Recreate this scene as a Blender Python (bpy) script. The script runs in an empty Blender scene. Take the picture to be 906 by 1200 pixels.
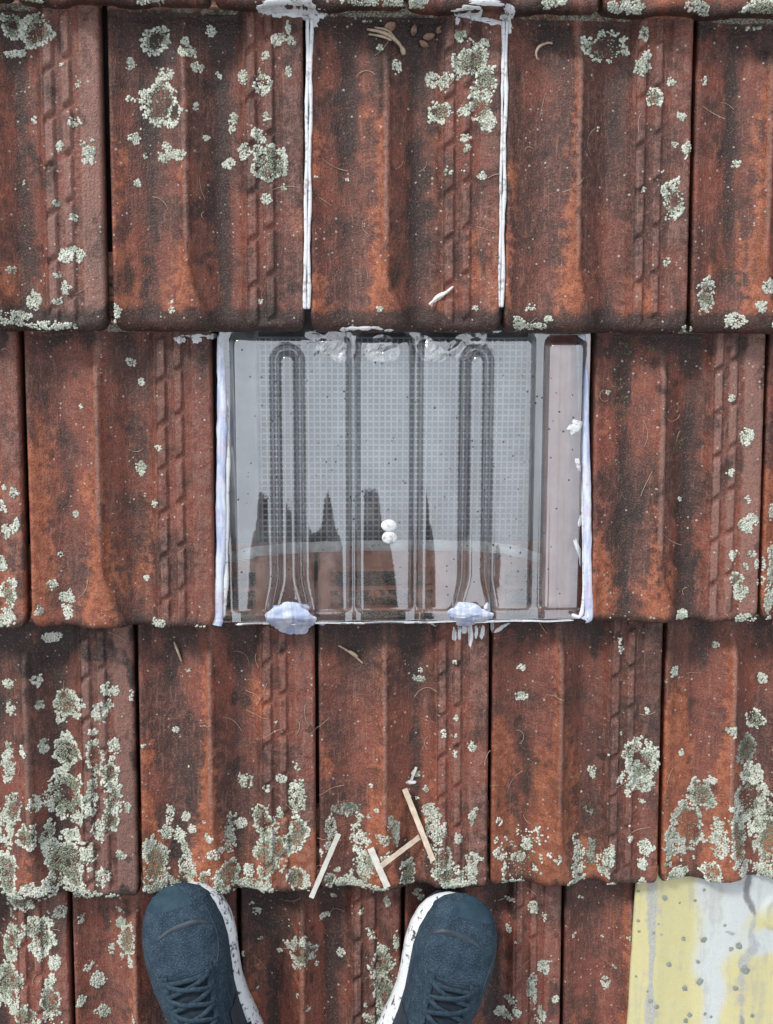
import bpy, math, random
import numpy as np
from mathutils import Matrix, Vector, Euler

# ------------------------------------------------------------------ camera / sky / sun
scene = bpy.context.scene
COL = scene.collection
PITCH = math.radians(25)
ROOF = Matrix.Rotation(PITCH, 4, 'X')            # roof frame: x along the eaves, y up the slope, z out of the roof
F = 1300.0                                       # focal length in pixels of a 906 x 1200 picture
CAM_ROT = Matrix.Rotation(0.005346, 3, 'Z') @ Matrix.Rotation(-0.05449, 3, 'Y') @ Matrix.Rotation(-0.19553, 3, 'X')
CAM_POS = Vector((0.36884, 0.67770, 1.20945))
cam = bpy.data.cameras.new('camera'); camo = bpy.data.objects.new('camera', cam); COL.objects.link(camo)
cam.sensor_fit = 'VERTICAL'; cam.sensor_height = 24.0; cam.lens = 24.0 * F / 1200.0
cam.clip_start = 0.02; cam.clip_end = 2000
camo.matrix_world = ROOF @ (Matrix.Translation(CAM_POS) @ CAM_ROT.to_4x4())
scene.camera = camo

SUN_EL, SUN_AZ = math.radians(45), math.radians(-52)      # azimuth from up-slope (+y), towards -x
world = bpy.data.worlds.new('World'); scene.world = world; world.use_nodes = True
nt = world.node_tree; bg = nt.nodes['Background']
sky = nt.nodes.new('ShaderNodeTexSky'); sky.sky_type = 'NISHITA'; sky.sun_disc = False
sky.sun_elevation = SUN_EL; sky.sun_rotation = SUN_AZ; sky.dust_density = 4.0; sky.air_density = 1.0
hs = nt.nodes.new('ShaderNodeHueSaturation'); hs.inputs['Saturation'].default_value = 0.22
cl = nt.nodes.new('ShaderNodeMix'); cl.data_type = 'RGBA'; cl.inputs[0].default_value = 0.65          # even cloud layer over the clear sky
cl.inputs[7].default_value = (12.2, 12.9, 14.0, 1)
nt.links.new(sky.outputs[0], hs.inputs['Color']); nt.links.new(hs.outputs[0], cl.inputs[6]); nt.links.new(cl.outputs[2], bg.inputs['Color'])
bg.inputs['Strength'].default_value = 0.062
sl = bpy.data.lights.new('sun', 'SUN'); sl.energy = 1.5; sl.angle = math.radians(10); sl.color = (1.0, 0.965, 0.92)
so = bpy.data.objects.new('sun', sl); COL.objects.link(so)
sd = Vector((math.sin(SUN_AZ) * math.cos(SUN_EL), math.cos(SUN_AZ) * math.cos(SUN_EL), math.sin(SUN_EL)))
so.rotation_euler = sd.to_track_quat('Z', 'Y').to_euler()
vs = scene.view_settings; vs.view_transform = 'Standard'; vs.look = 'None'; vs.gamma = 1.0; vs.use_curve_mapping = False
vs.exposure = 1.32
scene.render.engine = 'CYCLES'

# ------------------------------------------------------------------ helpers
rng = np.random.default_rng(7)
random.seed(7)
_tab = np.random.default_rng(3).random((256, 256))
def vnoise(x, y, s=0):
    x = np.asarray(x, float) + s * 17.37 + 500; y = np.asarray(y, float) + s * 9.71 + 500
    xi = np.floor(x).astype(int); yi = np.floor(y).astype(int); fx = x - xi; fy = y - yi
    fx = fx * fx * (3 - 2 * fx); fy = fy * fy * (3 - 2 * fy)
    a = _tab[xi % 256, yi % 256]; b = _tab[(xi + 1) % 256, yi % 256]
    c = _tab[xi % 256, (yi + 1) % 256]; d = _tab[(xi + 1) % 256, (yi + 1) % 256]
    return (a * (1 - fx) + b * fx) * (1 - fy) + (c * (1 - fx) + d * fx) * fy
def fbm(x, y, s=0, o=4):
    t = 0; a = 0.5; n = 0
    for i in range(o):
        t = t + a * vnoise(x * 2 ** i, y * 2 ** i, s + i * 3.1); n += a; a *= 0.5
    return t / n
def ss(a, b, x):
    t = np.clip((np.asarray(x, float) - a) / (b - a), 0, 1); return t * t * (3 - 2 * t)
def gs(x, c, w): return np.exp(-((x - c) / w) ** 2)
_R = np.array(CAM_ROT)
def P(px, py, z=0.02):
    """where on the roof (x, y) a point measured in the photograph lies, at height z over the roof plane"""
    d = _R @ np.array([(px - 453) / F, -(py - 600) / F, -1.0])
    t = (z - CAM_POS.z) / d[2]
    return CAM_POS.x + t * d[0], CAM_POS.y + t * d[1]
def PX(px, py, z=0.02): return P(px, py, z)[0]
def PY(px, py, z=0.02): return P(px, py, z)[1]

def link(o, parent=None, world=False):
    COL.objects.link(o)
    if parent is not None: o.parent = parent
    elif not world: o.matrix_world = ROOF @ o.matrix_basis
    return o
def mesh(name, v, f, mat, parent=None, smooth=True, loc=(0, 0, 0), attrs=None, world=False, rot=None):
    me = bpy.data.meshes.new(name)
    v = np.asarray(v, np.float32); nv = len(v)
    if isinstance(f, np.ndarray):
        k = f.shape[1]; n = len(f)
        me.vertices.add(nv); me.vertices.foreach_set('co', v.ravel())
        me.loops.add(n * k); me.loops.foreach_set('vertex_index', f.astype(np.int32).ravel())
        me.polygons.add(n); me.polygons.foreach_set('loop_start', np.arange(0, n * k, k, dtype=np.int32))
        me.update(calc_edges=True); me.validate()
    else:
        me.from_pydata([tuple(map(float, p)) for p in v], [], f)
    me.polygons.foreach_set('use_smooth', np.full(len(me.polygons), smooth))
    for k, a in (attrs or {}).items():
        at = me.color_attributes.new(k, 'FLOAT_COLOR', 'POINT'); at.data.foreach_set('color', np.asarray(a, np.float32).ravel())
    me.materials.append(mat)
    o = bpy.data.objects.new(name, me); o.location = loc
    if rot is not None: o.rotation_euler = rot
    return link(o, parent, world)
def empty(name, loc=(0, 0, 0), rot=(0, 0, 0), world=False):
    o = bpy.data.objects.new(name, None); o.empty_display_size = 0.05; o.location = loc; o.rotation_euler = rot
    bpy.context.view_layer.update() if False else None
    COL.objects.link(o)
    if not world:
        o.matrix_world = ROOF @ (Matrix.Translation(loc) @ Euler(rot).to_matrix().to_4x4())
    return o
def tag(o, label, cat, group=None, kind=None):
    o['label'] = label; o['category'] = cat
    if group: o['group'] = group
    if kind: o['kind'] = kind
    return o
def gridfaces(nx, ny):
    i = np.arange(nx - 1)[None, :]; j = np.arange(ny - 1)[:, None]
    a = (j * nx + i).ravel(); return np.stack([a, a + 1, a + nx + 1, a + nx], 1)
def tube(pts, r, n=8, flat=1.0, cap=True):
    """swept tube along pts (list of 3-vectors); r scalar or list"""
    pts = [Vector(p) for p in pts]; m = len(pts); r = [r] * m if np.isscalar(r) else list(r)
    V = []; Fc = []
    for i, p in enumerate(pts):
        t = (pts[min(i + 1, m - 1)] - pts[max(i - 1, 0)]).normalized()
        up = Vector((0, 0, 1)) if abs(t.z) < 0.95 else Vector((1, 0, 0))
        a = t.cross(up).normalized(); b = a.cross(t).normalized()
        for k in range(n):
            an = 2 * math.pi * k / n
            V.append(p + a * math.cos(an) * r[i] + b * math.sin(an) * r[i] * flat)
    for i in range(m - 1):
        for k in range(n):
            k2 = (k + 1) % n; Fc.append((i * n + k, i * n + k2, (i + 1) * n + k2, (i + 1) * n + k))
    if cap:
        Fc.append(tuple(range(n - 1, -1, -1))); Fc.append(tuple((m - 1) * n + k for k in range(n)))
    return V, Fc
def spline(pts, n):
    """Catmull-Rom through pts, n samples"""
    p = np.array(pts, float); p = np.vstack([2 * p[0] - p[1], p, 2 * p[-1] - p[-2]]); m = len(p) - 3
    t = np.linspace(0, m - 1e-6, n); i = t.astype(int); u = (t - i)[:, None]
    a, b, c, d = p[i], p[i + 1], p[i + 2], p[i + 3]
    return 0.5 * (2 * b + (c - a) * u + (2 * a - 5 * b + 4 * c - d) * u ** 2 + (3 * b - a - 3 * c + d) * u ** 3)
def join(parts):
    V = []; Fc = []
    for v, f in parts:
        o = len(V); V += list(v); Fc += [tuple(i + o for i in q) for q in f]
    return V, Fc

# ------------------------------------------------------------------ materials
class NB:
    def __init__(s, name):
        s.m = bpy.data.materials.new(name); s.m.use_nodes = True; s.t = s.m.node_tree
        s.b = s.t.nodes['Principled BSDF']; s.out = s.t.nodes['Material Output']
    def n(s, k, **kw):
        x = s.t.nodes.new('ShaderNode' + k)
        for a, b in kw.items(): setattr(x, a, b)
        return x
    def l(s, a, b): s.t.links.new(a, b)
    def put(s, sock, v):
        if hasattr(v, 'is_output'): s.l(v, sock)
        elif isinstance(v, (tuple, list)) and len(v) == 3 and sock.type == 'RGBA': sock.default_value = (*v, 1)
        else: sock.default_value = v
    def coord(s, kind='Object'): return s.n('TexCoord').outputs[kind]
    def mapv(s, vec, scale=(1, 1, 1), rot=(0, 0, 0), loc=(0, 0, 0)):
        m = s.n('Mapping'); s.l(vec, m.inputs['Vector']); m.inputs['Scale'].default_value = scale
        m.inputs['Rotation'].default_value = rot; m.inputs['Location'].default_value = loc; return m.outputs[0]
    def noise(s, vec, scale, detail=4, rough=0.55, dist=0.0):
        x = s.n('TexNoise'); s.l(vec, x.inputs['Vector']); x.inputs['Scale'].default_value = scale
        x.inputs['Detail'].default_value = detail; x.inputs['Roughness'].default_value = rough; x.inputs['Distortion'].default_value = dist
        return x.outputs['Fac']
    def voro(s, vec, scale, feature='F1', rand=1.0):
        x = s.n('TexVoronoi', feature=feature); s.l(vec, x.inputs['Vector']); x.inputs['Scale'].default_value = scale
        x.inputs['Randomness'].default_value = rand; return x
    def math(s, op, a, b=0.0, c=None, clamp=False):
        x = s.n('Math', operation=op, use_clamp=clamp); s.put(x.inputs[0], a); s.put(x.inputs[1], b)
        if c is not None: s.put(x.inputs[2], c)
        return x.outputs[0]
    def ramp(s, v, a, b, smooth=True):
        x = s.n('MapRange', interpolation_type='SMOOTHSTEP' if smooth else 'LINEAR'); s.put(x.inputs['Value'], v)
        x.inputs['From Min'].default_value = a; x.inputs['From Max'].default_value = b; return x.outputs[0]
    def mix(s, f, a, b, blend='MIX'):
        x = s.n('Mix', data_type='RGBA', blend_type=blend); s.put(x.inputs[0], f); s.put(x.inputs[6], a); s.put(x.inputs[7], b)
        return x.outputs[2]
    def bump(s, h, strength=0.3, dist=0.001, nrm=None):
        x = s.n('Bump'); s.l(h, x.inputs['Height']); x.inputs['Strength'].default_value = strength; x.inputs['Distance'].default_value = dist
        if nrm is not None: s.l(nrm, x.inputs['Normal'])
        return x.outputs[0]
    def fin(s, color=None, rough=0.6, normal=None, spec=None):
        if color is not None: s.put(s.b.inputs['Base Color'], color)
        s.put(s.b.inputs['Roughness'], rough)
        if normal is not None: s.l(normal, s.b.inputs['Normal'])
        if spec is not None: s.b.inputs['Specular IOR Level'].default_value = spec
        return s.m

def mat_tile():
    k = NB('fired_clay'); oc = k.coord(); oi = k.n('ObjectInfo')
    va = k.n('VectorMath', operation='ADD'); cx = k.n('CombineXYZ')
    for i, q in enumerate((7.3, 3.1, 5.7)): k.l(k.math('MULTIPLY', oi.outputs['Random'], q), cx.inputs[i])
    k.l(oc, va.inputs[0]); k.l(cx.outputs[0], va.inputs[1]); v = va.outputs[0]
    at = k.n('VertexColor', layer_name='masks'); sp = k.n('SeparateColor'); k.l(at.outputs['Color'], sp.inputs[0])
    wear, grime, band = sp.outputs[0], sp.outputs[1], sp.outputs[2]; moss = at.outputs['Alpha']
    n0 = k.noise(v, 6, 2, 0.5); n1 = k.noise(v, 19, 4, 0.62); n2 = k.noise(v, 105, 4, 0.72); n3 = k.noise(v, 520, 2, 0.75)
    streak = k.noise(k.mapv(v, (55, 8, 20), (0, 0, 0.06)), 1, 3, 0.65)
    fib = k.noise(k.mapv(v, (420, 40, 60), (0, 0, -0.75)), 1, 2, 0.65)
    base = k.math('MULTIPLY_ADD', n0, 0.7, k.math('MULTIPLY_ADD', n1, 0.7, -0.2))
    col = k.mix(k.ramp(base, 0.38, 0.62), (0.066, 0.032, 0.026), (0.180, 0.062, 0.044))
    col = k.mix(k.math('MULTIPLY', k.ramp(n2, 0.48, 0.62), 0.50), col, (0.215, 0.098, 0.074))
    col = k.mix(k.math('MULTIPLY', k.ramp(n2, 0.46, 0.34), 0.42), col, (0.045, 0.027, 0.023))
    col = k.mix(k.math('MULTIPLY', k.ramp(fib, 0.56, 0.66), 0.35), col, (0.27, 0.15, 0.115))
    # worn orange clay
    w = k.math('ADD', wear, k.math('MULTIPLY_ADD', n2, 1.3, k.math('MULTIPLY_ADD', n1, 1.0, -1.2)))
    wm = k.ramp(w, 0.22, 0.66); worng = k.mix(k.ramp(n2, 0.40, 0.60), (0.225, 0.075, 0.044), (0.36, 0.140, 0.082))
    col = k.mix(k.math('MULTIPLY', wm, 0.85), col, worng)
    # pinkish rubbed ribs and flutes
    bm = k.ramp(k.math('ADD', band, k.math('MULTIPLY_ADD', n2, 1.2, -0.6)), 0.25, 0.75)
    col = k.mix(k.math('MULTIPLY', bm, 0.65), col, (0.225, 0.132, 0.110))
    # soot and algae
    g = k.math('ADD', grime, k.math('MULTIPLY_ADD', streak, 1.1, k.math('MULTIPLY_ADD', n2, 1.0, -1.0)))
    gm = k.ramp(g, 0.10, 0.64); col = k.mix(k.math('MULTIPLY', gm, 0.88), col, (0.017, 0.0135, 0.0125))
    # grit
    col = k.mix(k.math('MULTIPLY', k.ramp(n3, 0.52, 0.64), 0.45), col, (0.026, 0.018, 0.016))
    col = k.mix(k.math('MULTIPLY', k.ramp(n3, 0.44, 0.33), 0.32), col, (0.33, 0.19, 0.15))
    # black dots and pale specks
    vo = k.voro(k.mapv(v, (1, 0.8, 0.2)), 62); vsp = k.n('SeparateColor'); k.l(vo.outputs['Color'], vsp.inputs[0])
    rad = k.math('MULTIPLY', vsp.outputs[1], 0.22)
    dd = k.math('SUBTRACT', k.math('MULTIPLY_ADD', n2, 0.55, vo.outputs['Distance']), rad)
    dots = k.math('MULTIPLY', k.ramp(dd, 0.42, 0.28), k.ramp(vsp.outputs[0], 0.78, 0.82))
    col = k.mix(k.math('MULTIPLY', dots, 0.55), col, (0.020, 0.015, 0.014))
    vo2 = k.voro(k.mapv(v, (1, 1, 0.3)), 240); vs2 = k.n('SeparateColor'); k.l(vo2.outputs['Color'], vs2.inputs[0])
    pm = k.math('MULTIPLY', k.ramp(k.math('MULTIPLY_ADD', vs2.outputs[1], -0.16, vo2.outputs['Distance']), 0.22, 0.08), k.ramp(k.math('MULTIPLY_ADD', n1, 0.8, vs2.outputs[0]), 1.30, 1.34))
    col = k.mix(k.math('MULTIPLY', pm, 0.7), col, (0.42, 0.40, 0.35))
    # clay of the covered tile head, never exposed to weather
    # moss in the recesses of the tile head
    ms = k.ramp(k.math('ADD', moss, k.math('MULTIPLY_ADD', n2, 2.0, k.math('MULTIPLY_ADD', n1, 1.6, -2.0))), 0.45, 0.95)
    col = k.mix(k.ramp(wear, 1.28, 1.36), col, k.mix(n2, (0.85, 0.50, 0.38), (0.72, 0.38, 0.28)))
    mossc = k.mix(k.ramp(n3, 0.4, 0.6), (0.040, 0.042, 0.030), (0.30, 0.28, 0.23))
    col = k.mix(ms, col, mossc)
    # per tile tone
    h = k.n('HueSaturation'); h.inputs['Saturation'].default_value = 1.08
    k.l(k.math('MULTIPLY_ADD', oi.outputs['Random'], 0.18, 0.68), h.inputs['Value']); k.l(col, h.inputs['Color'])
    hb = k.math('MULTIPLY_ADD', n3, 0.7, k.math('MULTIPLY_ADD', fib, 0.35, n2))
    r = k.math('MULTIPLY_ADD', n2, 0.4, 0.28)
    return k.fin(h.outputs[0], r, k.bump(hb, 0.8, 0.0022), 0.25)
def mat_lichen():
    k = NB('lichen'); at = k.n('VertexColor', layer_name='tone'); n = k.noise(k.coord(), 900, 3)
    c = k.mix(k.math('MULTIPLY', k.ramp(n, 0.4, 0.7), 0.25), at.outputs['Color'], (0.20, 0.21, 0.16))
    return k.fin(c, 0.95, k.bump(n, 0.6, 0.0006), 0.1)
def mat_plain(name, c, c2=None, scale=60, rough=0.6, spec=0.4, bump=0.2, bd=0.0006):
    k = NB(name); n = k.noise(k.coord(), scale, 5, 0.6)
    col = k.mix(k.ramp(n, 0.3, 0.7), c, c2 or tuple(x * 0.75 for x in c))
    return k.fin(col, rough, k.bump(n, bump, bd), spec)
def mat_clear():
    k = NB('clear_plastic'); t = k.t; oc = k.coord()
    n = k.noise(oc, 45, 4); n2 = k.noise(k.mapv(oc, (30, 4, 10)), 1, 4)
    bp = k.bump(n, 0.03, 0.002)
    fr = k.n('Fresnel'); fr.inputs['IOR'].default_value = 2.65; k.l(bp, fr.inputs['Normal'])
    gl = k.n('BsdfGlossy'); gl.inputs['Roughness'].default_value = 0.025; gl.inputs['Color'].default_value = (0.97, 0.985, 1, 1); k.l(bp, gl.inputs['Normal'])
    tr = k.n('BsdfTransparent'); tr.inputs['Color'].default_value = (0.95, 0.97, 0.99, 1)
    df = k.n('BsdfDiffuse'); df.inputs['Color'].default_value = (0.72, 0.76, 0.80, 1)
    m1 = k.n('MixShader'); k.l(k.math('MULTIPLY_ADD', k.ramp(k.math('ADD', k.math('MULTIPLY', n, 0.6), k.math('MULTIPLY', n2, 0.6)), 0.45, 0.85), 0.08, 0.01), m1.inputs[0])
    k.l(tr.outputs[0], m1.inputs[1]); k.l(df.outputs[0], m1.inputs[2])
    m2 = k.n('MixShader'); k.l(fr.outputs[0], m2.inputs[0]); k.l(m1.outputs[0], m2.inputs[1]); k.l(gl.outputs[0], m2.inputs[2])
    k.l(m2.outputs[0], k.out.inputs['Surface']); return k.m
def mat_sealant():
    k = NB('silicone'); oc = k.coord(); n = k.noise(k.mapv(oc, (150, 22, 40), (0, 0, 0.08)), 1, 4, 0.6, 0.6); n2 = k.noise(oc, 240, 4, 0.65); n4 = k.noise(oc, 40, 3)
    c = k.mix(k.ramp(n, 0.36, 0.62), (0.24, 0.285, 0.42), (0.44, 0.47, 0.52))
    c = k.mix(k.math('MULTIPLY', k.ramp(n4, 0.5, 0.7), 0.55), c, (0.35, 0.29, 0.36))
    c = k.mix(k.math('MULTIPLY', k.ramp(n2, 0.55, 0.68), 0.5), c, (0.22, 0.21, 0.21))
    return k.fin(c, 0.35, k.bump(k.math('MULTIPLY_ADD', n2, 0.4, n), 0.6, 0.002), 0.5)
def mat_whiteseal():
    k = NB('white_sealant'); oc = k.coord(); n2 = k.noise(oc, 240, 4); n = k.noise(oc, 40, 3)
    c = k.mix(k.math('MULTIPLY', k.ramp(k.math('MULTIPLY_ADD', n, 0.5, n2), 0.80, 0.92), 0.7), k.mix(n, (0.50, 0.51, 0.51), (0.38, 0.39, 0.41)), (0.20, 0.17, 0.15))
    return k.fin(c, 0.5, k.bump(n2, 0.4, 0.0008), 0.4)
def mat_fibreglass():
    k = NB('aged_fibreglass'); oc = k.coord()
    n1 = k.noise(k.mapv(oc, (16, 7, 5), (0, 0, 0.15)), 1, 7, 0.68, 0.5); n2 = k.noise(oc, 70, 5, 0.6); n3 = k.noise(oc, 600, 3)
    at = k.n('VertexColor', layer_name='masks'); sp = k.n('SeparateColor'); k.l(at.outputs['Color'], sp.inputs[0])
    c = k.mix(n2, (0.36, 0.32, 0.145), (0.41, 0.38, 0.20))
    pale = k.ramp(k.math('ADD', sp.outputs[0], k.math('MULTIPLY_ADD', n1, 0.9, -0.45)), 0.24, 0.76)
    c = k.mix(k.math('MULTIPLY', pale, 0.9), c, k.mix(n2, (0.31, 0.345, 0.36), (0.385, 0.41, 0.42)))
    gr = k.ramp(k.math('ADD', sp.outputs[1], k.math('MULTIPLY_ADD', n2, 1.2, -0.6)), 0.35, 0.75)
    c = k.mix(k.math('MULTIPLY', gr, 0.8), c, k.mix(k.ramp(n3, 0.4, 0.6), (0.19, 0.20, 0.21), (0.29, 0.30, 0.31)))
    dk = k.ramp(k.math('ADD', sp.outputs[2], k.math('MULTIPLY_ADD', n2, 1.6, -0.8)), 0.30, 0.95)
    c = k.mix(k.math('MULTIPLY', dk, 0.85), c, (0.085, 0.08, 0.085))
    st = k.noise(k.mapv(oc, (70, 9, 10)), 1, 4, 0.65); c = k.mix(k.math('MULTIPLY', k.ramp(k.math('MULTIPLY_ADD', n2, 0.6, st), 0.78, 1.0), 0.5), c, (0.24, 0.23, 0.20))
    c = k.mix(k.math('MULTIPLY', k.ramp(n3, 0.5, 0.66), 0.25), c, (0.22, 0.22, 0.19))
    return k.fin(c, 0.5, k.bump(k.math('MULTIPLY_ADD', n3, 0.4, n2), 0.25, 0.0008), 0.4)
def mat_knit():
    k = NB('blue_knit'); oc = k.coord(); vo = k.voro(k.mapv(oc, (1, 1.5, 1), (0, 0, 0.5)), 400); n = k.noise(oc, 60, 5, 0.65); n2 = k.noise(oc, 800, 3)
    c = k.mix(k.ramp(n, 0.32, 0.7), (0.012, 0.026, 0.040), (0.034, 0.058, 0.082))
    c = k.mix(k.math('MULTIPLY', k.ramp(n2, 0.55, 0.68), 0.6), c, (0.085, 0.135, 0.175))
    c = k.mix(k.math('MULTIPLY', k.ramp(vo.outputs['Distance'], 0.30, 0.6), 0.5), c, (0.008, 0.014, 0.022))
    hgt = k.math('MULTIPLY_ADD', vo.outputs['Distance'], -1.0, k.math('MULTIPLY', n, 0.8))
    return k.fin(c, 0.85, k.bump(hgt, 0.7, 0.0012), 0.2)
def mat_midsole():
    k = NB('white_foam'); oc = k.coord(); n = k.noise(oc, 130, 5, 0.7)
    n4 = k.noise(oc, 28, 2)
    c = k.mix(k.ramp(k.math('MULTIPLY_ADD', n4, 0.35, n), 0.72, 0.80), k.mix(k.noise(oc, 30, 3), (0.60, 0.61, 0.62), (0.50, 0.52, 0.55)), (0.05, 0.055, 0.065))
    return k.fin(c, 0.6, k.bump(n, 0.2, 0.0008), 0.3)

M = {}
M['tile'] = mat_tile(); M['lichen'] = mat_lichen(); M['clear'] = mat_clear(); M['seal'] = mat_sealant(); M['wseal'] = mat_whiteseal()
M['fibre'] = mat_fibreglass(); M['knit'] = mat_knit(); M['foam'] = mat_midsole()
M['underlay'] = mat_plain('underlay_felt', (0.035, 0.030, 0.028), (0.02, 0.018, 0.017), 40, 0.9)
M['mesh'] = mat_plain('white_netting', (0.80, 0.82, 0.84), (0.72, 0.74, 0.76), 90, 0.6)
M['foil'] = mat_plain('grey_insulation', (0.30, 0.31, 0.325), (0.22, 0.23, 0.245), 14, 0.6, 0.4, 0.4, 0.01)
M['board'] = mat_plain('whitewashed_timber', (0.62, 0.64, 0.65), (0.50, 0.52, 0.54), 30, 0.7)
M['fabric'] = mat_plain('frayed_white_cloth', (0.92, 0.92, 0.89), (0.84, 0.84, 0.80), 160, 0.9, 0.2, 0.5)
M['clay_pink'] = mat_plain('unweathered_clay', (0.80, 0.52, 0.45), (0.72, 0.44, 0.37), 70, 0.8, 0.2, 0.4)
M['rubber'] = mat_plain('dark_overlay', (0.022, 0.032, 0.045), (0.014, 0.020, 0.030), 120, 0.6)
M['toe'] = mat_plain('teal_toe_overlay', (0.020, 0.044, 0.062), (0.012, 0.027, 0.041), 60, 0.8, 0.2, 0.8, 0.001)
M['lace'] = mat_plain('grey_blue_lace', (0.026, 0.046, 0.064), (0.010, 0.020, 0.031), 300, 0.85, 0.2, 0.6, 0.0008)
M['lining'] = mat_plain('dark_tongue', (0.020, 0.030, 0.042), (0.010, 0.016, 0.024), 200, 0.9, 0.2, 0.5)
M['strip'] = mat_plain('bleached_plastic', (0.50, 0.42, 0.33), (0.36, 0.29, 0.22), 110, 0.6)
M['strip2'] = mat_plain('grey_plastic', (0.46, 0.46, 0.41), (0.35, 0.35, 0.31), 110, 0.6)
M['straw'] = mat_plain('dry_straw', (0.34, 0.27, 0.20), (0.21, 0.15, 0.105), 140, 0.8)
M['leaf'] = mat_plain('dead_leaf', (0.22, 0.13, 0.09), (0.10, 0.06, 0.045), 120, 0.8)
M['dirt'] = mat_plain('dirt_speck', (0.03, 0.032, 0.035), (0.06, 0.062, 0.065), 300, 0.5)
M['mosslump'] = mat_plain('moss', (0.05, 0.06, 0.03), (0.11, 0.11, 0.07), 500, 1.0, 0.1, 0.8, 0.001)
M['spot'] = mat_plain('grey_stain', (0.20, 0.215, 0.19), (0.12, 0.135, 0.12), 240, 0.8)
M['feather'] = mat_plain('white_down', (0.54, 0.52, 0.49), (0.42, 0.40, 0.38), 200, 0.9)

# ------------------------------------------------------------------ the tiled roof
L = 0.31813           # gauge: visible length of a row
W = 0.2               # cover width of a tile
HEAD = 0.082          # length of the head under the row above
RISE = 0.033
SRISE = 0.024         # the clear tile lies a little flatter
def butt(r): return (3 - r) * L
JOINTS = {0: ([20, 250, 475, 700], 2), 1: ([125.5, 360.5, 589.5, 810.5], 200), 2: ([30, 253, 692.5, 893], 560),
          3: ([162, 372, 573.5, 775], 885), 4: ([82.5, 280, 472.5, 660.5], 1120)}
XMIN, XMAX = -0.52, 1.28
tiles = []
def edge_drop(d, r):
    q = np.clip(r - d, 0, r); return r - np.sqrt(np.maximum(r * r - q * q, 0))
def flutes(u, y, w, p0=0.2):
    q = (u - 0.70) / 0.26; e = 0.018
    def strip(a, b): return ss(a - e, a + e, q) * (1 - ss(b - e, b + e, q))
    s1, s2, s3 = strip(0.0, 0.17), strip(0.34, 0.50), strip(0.68, 1.08)
    ph = ((y - u * w * 0.62) / 0.047 + p0) % 1.0
    notch = ss(0.0, 0.04, ph) * (1 - ss(0.15, 0.20, ph))
    return s1 * (1 - notch) + s2 * (1 - notch) + s3 * 0.9
def tile_h(T, x, y):
    """height of the weather face over the roof plane, local x and y in metres"""
    w = T['w']; u = x / w; t = y / L; s = T['seed']
    top = 1 - ss(0.84, 0.93, t); low = ss(0.24, 0.0, t)
    uc = T['uc']
    flank = 0.0082 * gs(u, uc, 0.080 + 0.10 * low) * (0.35 + 0.65 * top)
    hw = 0.018 + 0.085 * low ** 1.6
    rib = 0.0075 * (1 - 0.45 * low) * (1 - ss(hw - 0.006, hw + 0.010 + 0.035 * low, np.abs(u - uc))) * top
    lip = 0.0062 * gs(u, 0.02, 0.05)
    band = 0.0095 * ss(0.645, 0.70, u)
    fl = -0.0034 * (1 - flutes(u, y, w, T['ph'])) * ss(0.69, 0.70, u) * (1 - ss(0.965, 0.975, u)) * (ss(0.02, 0.05, t))
    valley = -0.0052 * gs(u, 0.20, 0.085) - 0.0075 * gs(u, 0.555, 0.075)
    h = flank + rib + lip + band + fl + valley * (0.4 + 0.6 * top)
    hd = ss(0.985, 1.02, t)
    yy = y - L; uu = ss(0.07, 0.085, u) * (1 - ss(0.66, 0.675, u))
    def rec(a, b): return ss(a - 0.0015, a + 0.0015, yy) * (1 - ss(b - 0.0015, b + 0.0015, yy)) * uu
    head = 0.009 - 0.0050 * rec(0.013, 0.031) - 0.0060 * rec(0.037, 0.056) - 0.004 * ss(0.066, 0.068, yy) + 0.003 * ss(0.72, 0.73, u)
    h = h * (1 - hd) + head * hd
    h = h + RISE * (1 - t)
    gx, gy = x + T['x0'] * 3.7, y + T['Y0'] * 2.3
    h = h + 0.0026 * (fbm(gx * 22, gy * 14, s) - 0.5) + 0.0013 * (fbm(gx * 120, gy * 120, s + 5) - 0.5)
    fr = T['fr']
    h = h - edge_drop(y, fr) - edge_drop(x - T['g'], 0.0035) - edge_drop(T['w'] - T['g'] - x, 0.005)
    # rounded lower corners
    return h
def make_joints():
    R = {}
    for r, (px, py) in JOINTS.items():
        R[r] = [PX(p, py) for p in px]
    R[-1] = [a + 0.105 for a in R[0]]; R[5] = [a + 0.09 for a in R[4]]; R[6] = [a + 0.11 for a in R[5]]
    for r in R:
        while R[r][0] > XMIN: R[r].insert(0, R[r][0] - W)
        while R[r][-1] < XMAX: R[r].append(R[r][-1] + W)
    return R
RJ = make_joints()
SKY_X0, SKY_X1 = PX(253, 560), PX(692.5, 560)
n_id = 0
PARAM = {  # (row, photo x of its left joint) -> wear, grime, grey
    (1, 125.5): (0.55, 0.75, 0.25), (1, 360.5): (0.75, 0.75, 0.1), (1, 589.5): (0.7, 0.4, 0.25), (1, 810.5): (0.85, 0.6, 0.1),
    (2, 30): (0.7, 0.45, 0.3), (2, 692.5): (0.45, 0.75, 0.4), (3, 162): (1.15, 0.65, 0.2), (3, 372): (0.8, 0.6, 0.15),
    (3, 573.5): (1.0, 0.5, 0.2), (3, 775): (1.25, 0.4, 0.2), (4, 82.5): (1.1, 0.5, 0.2), (4, 280): (0.55, 0.75, 0.1), (4, 472.5): (0.7, 0.7, 0.2), (4, 660.5): (1.0, 0.6, 0.1)}
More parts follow.
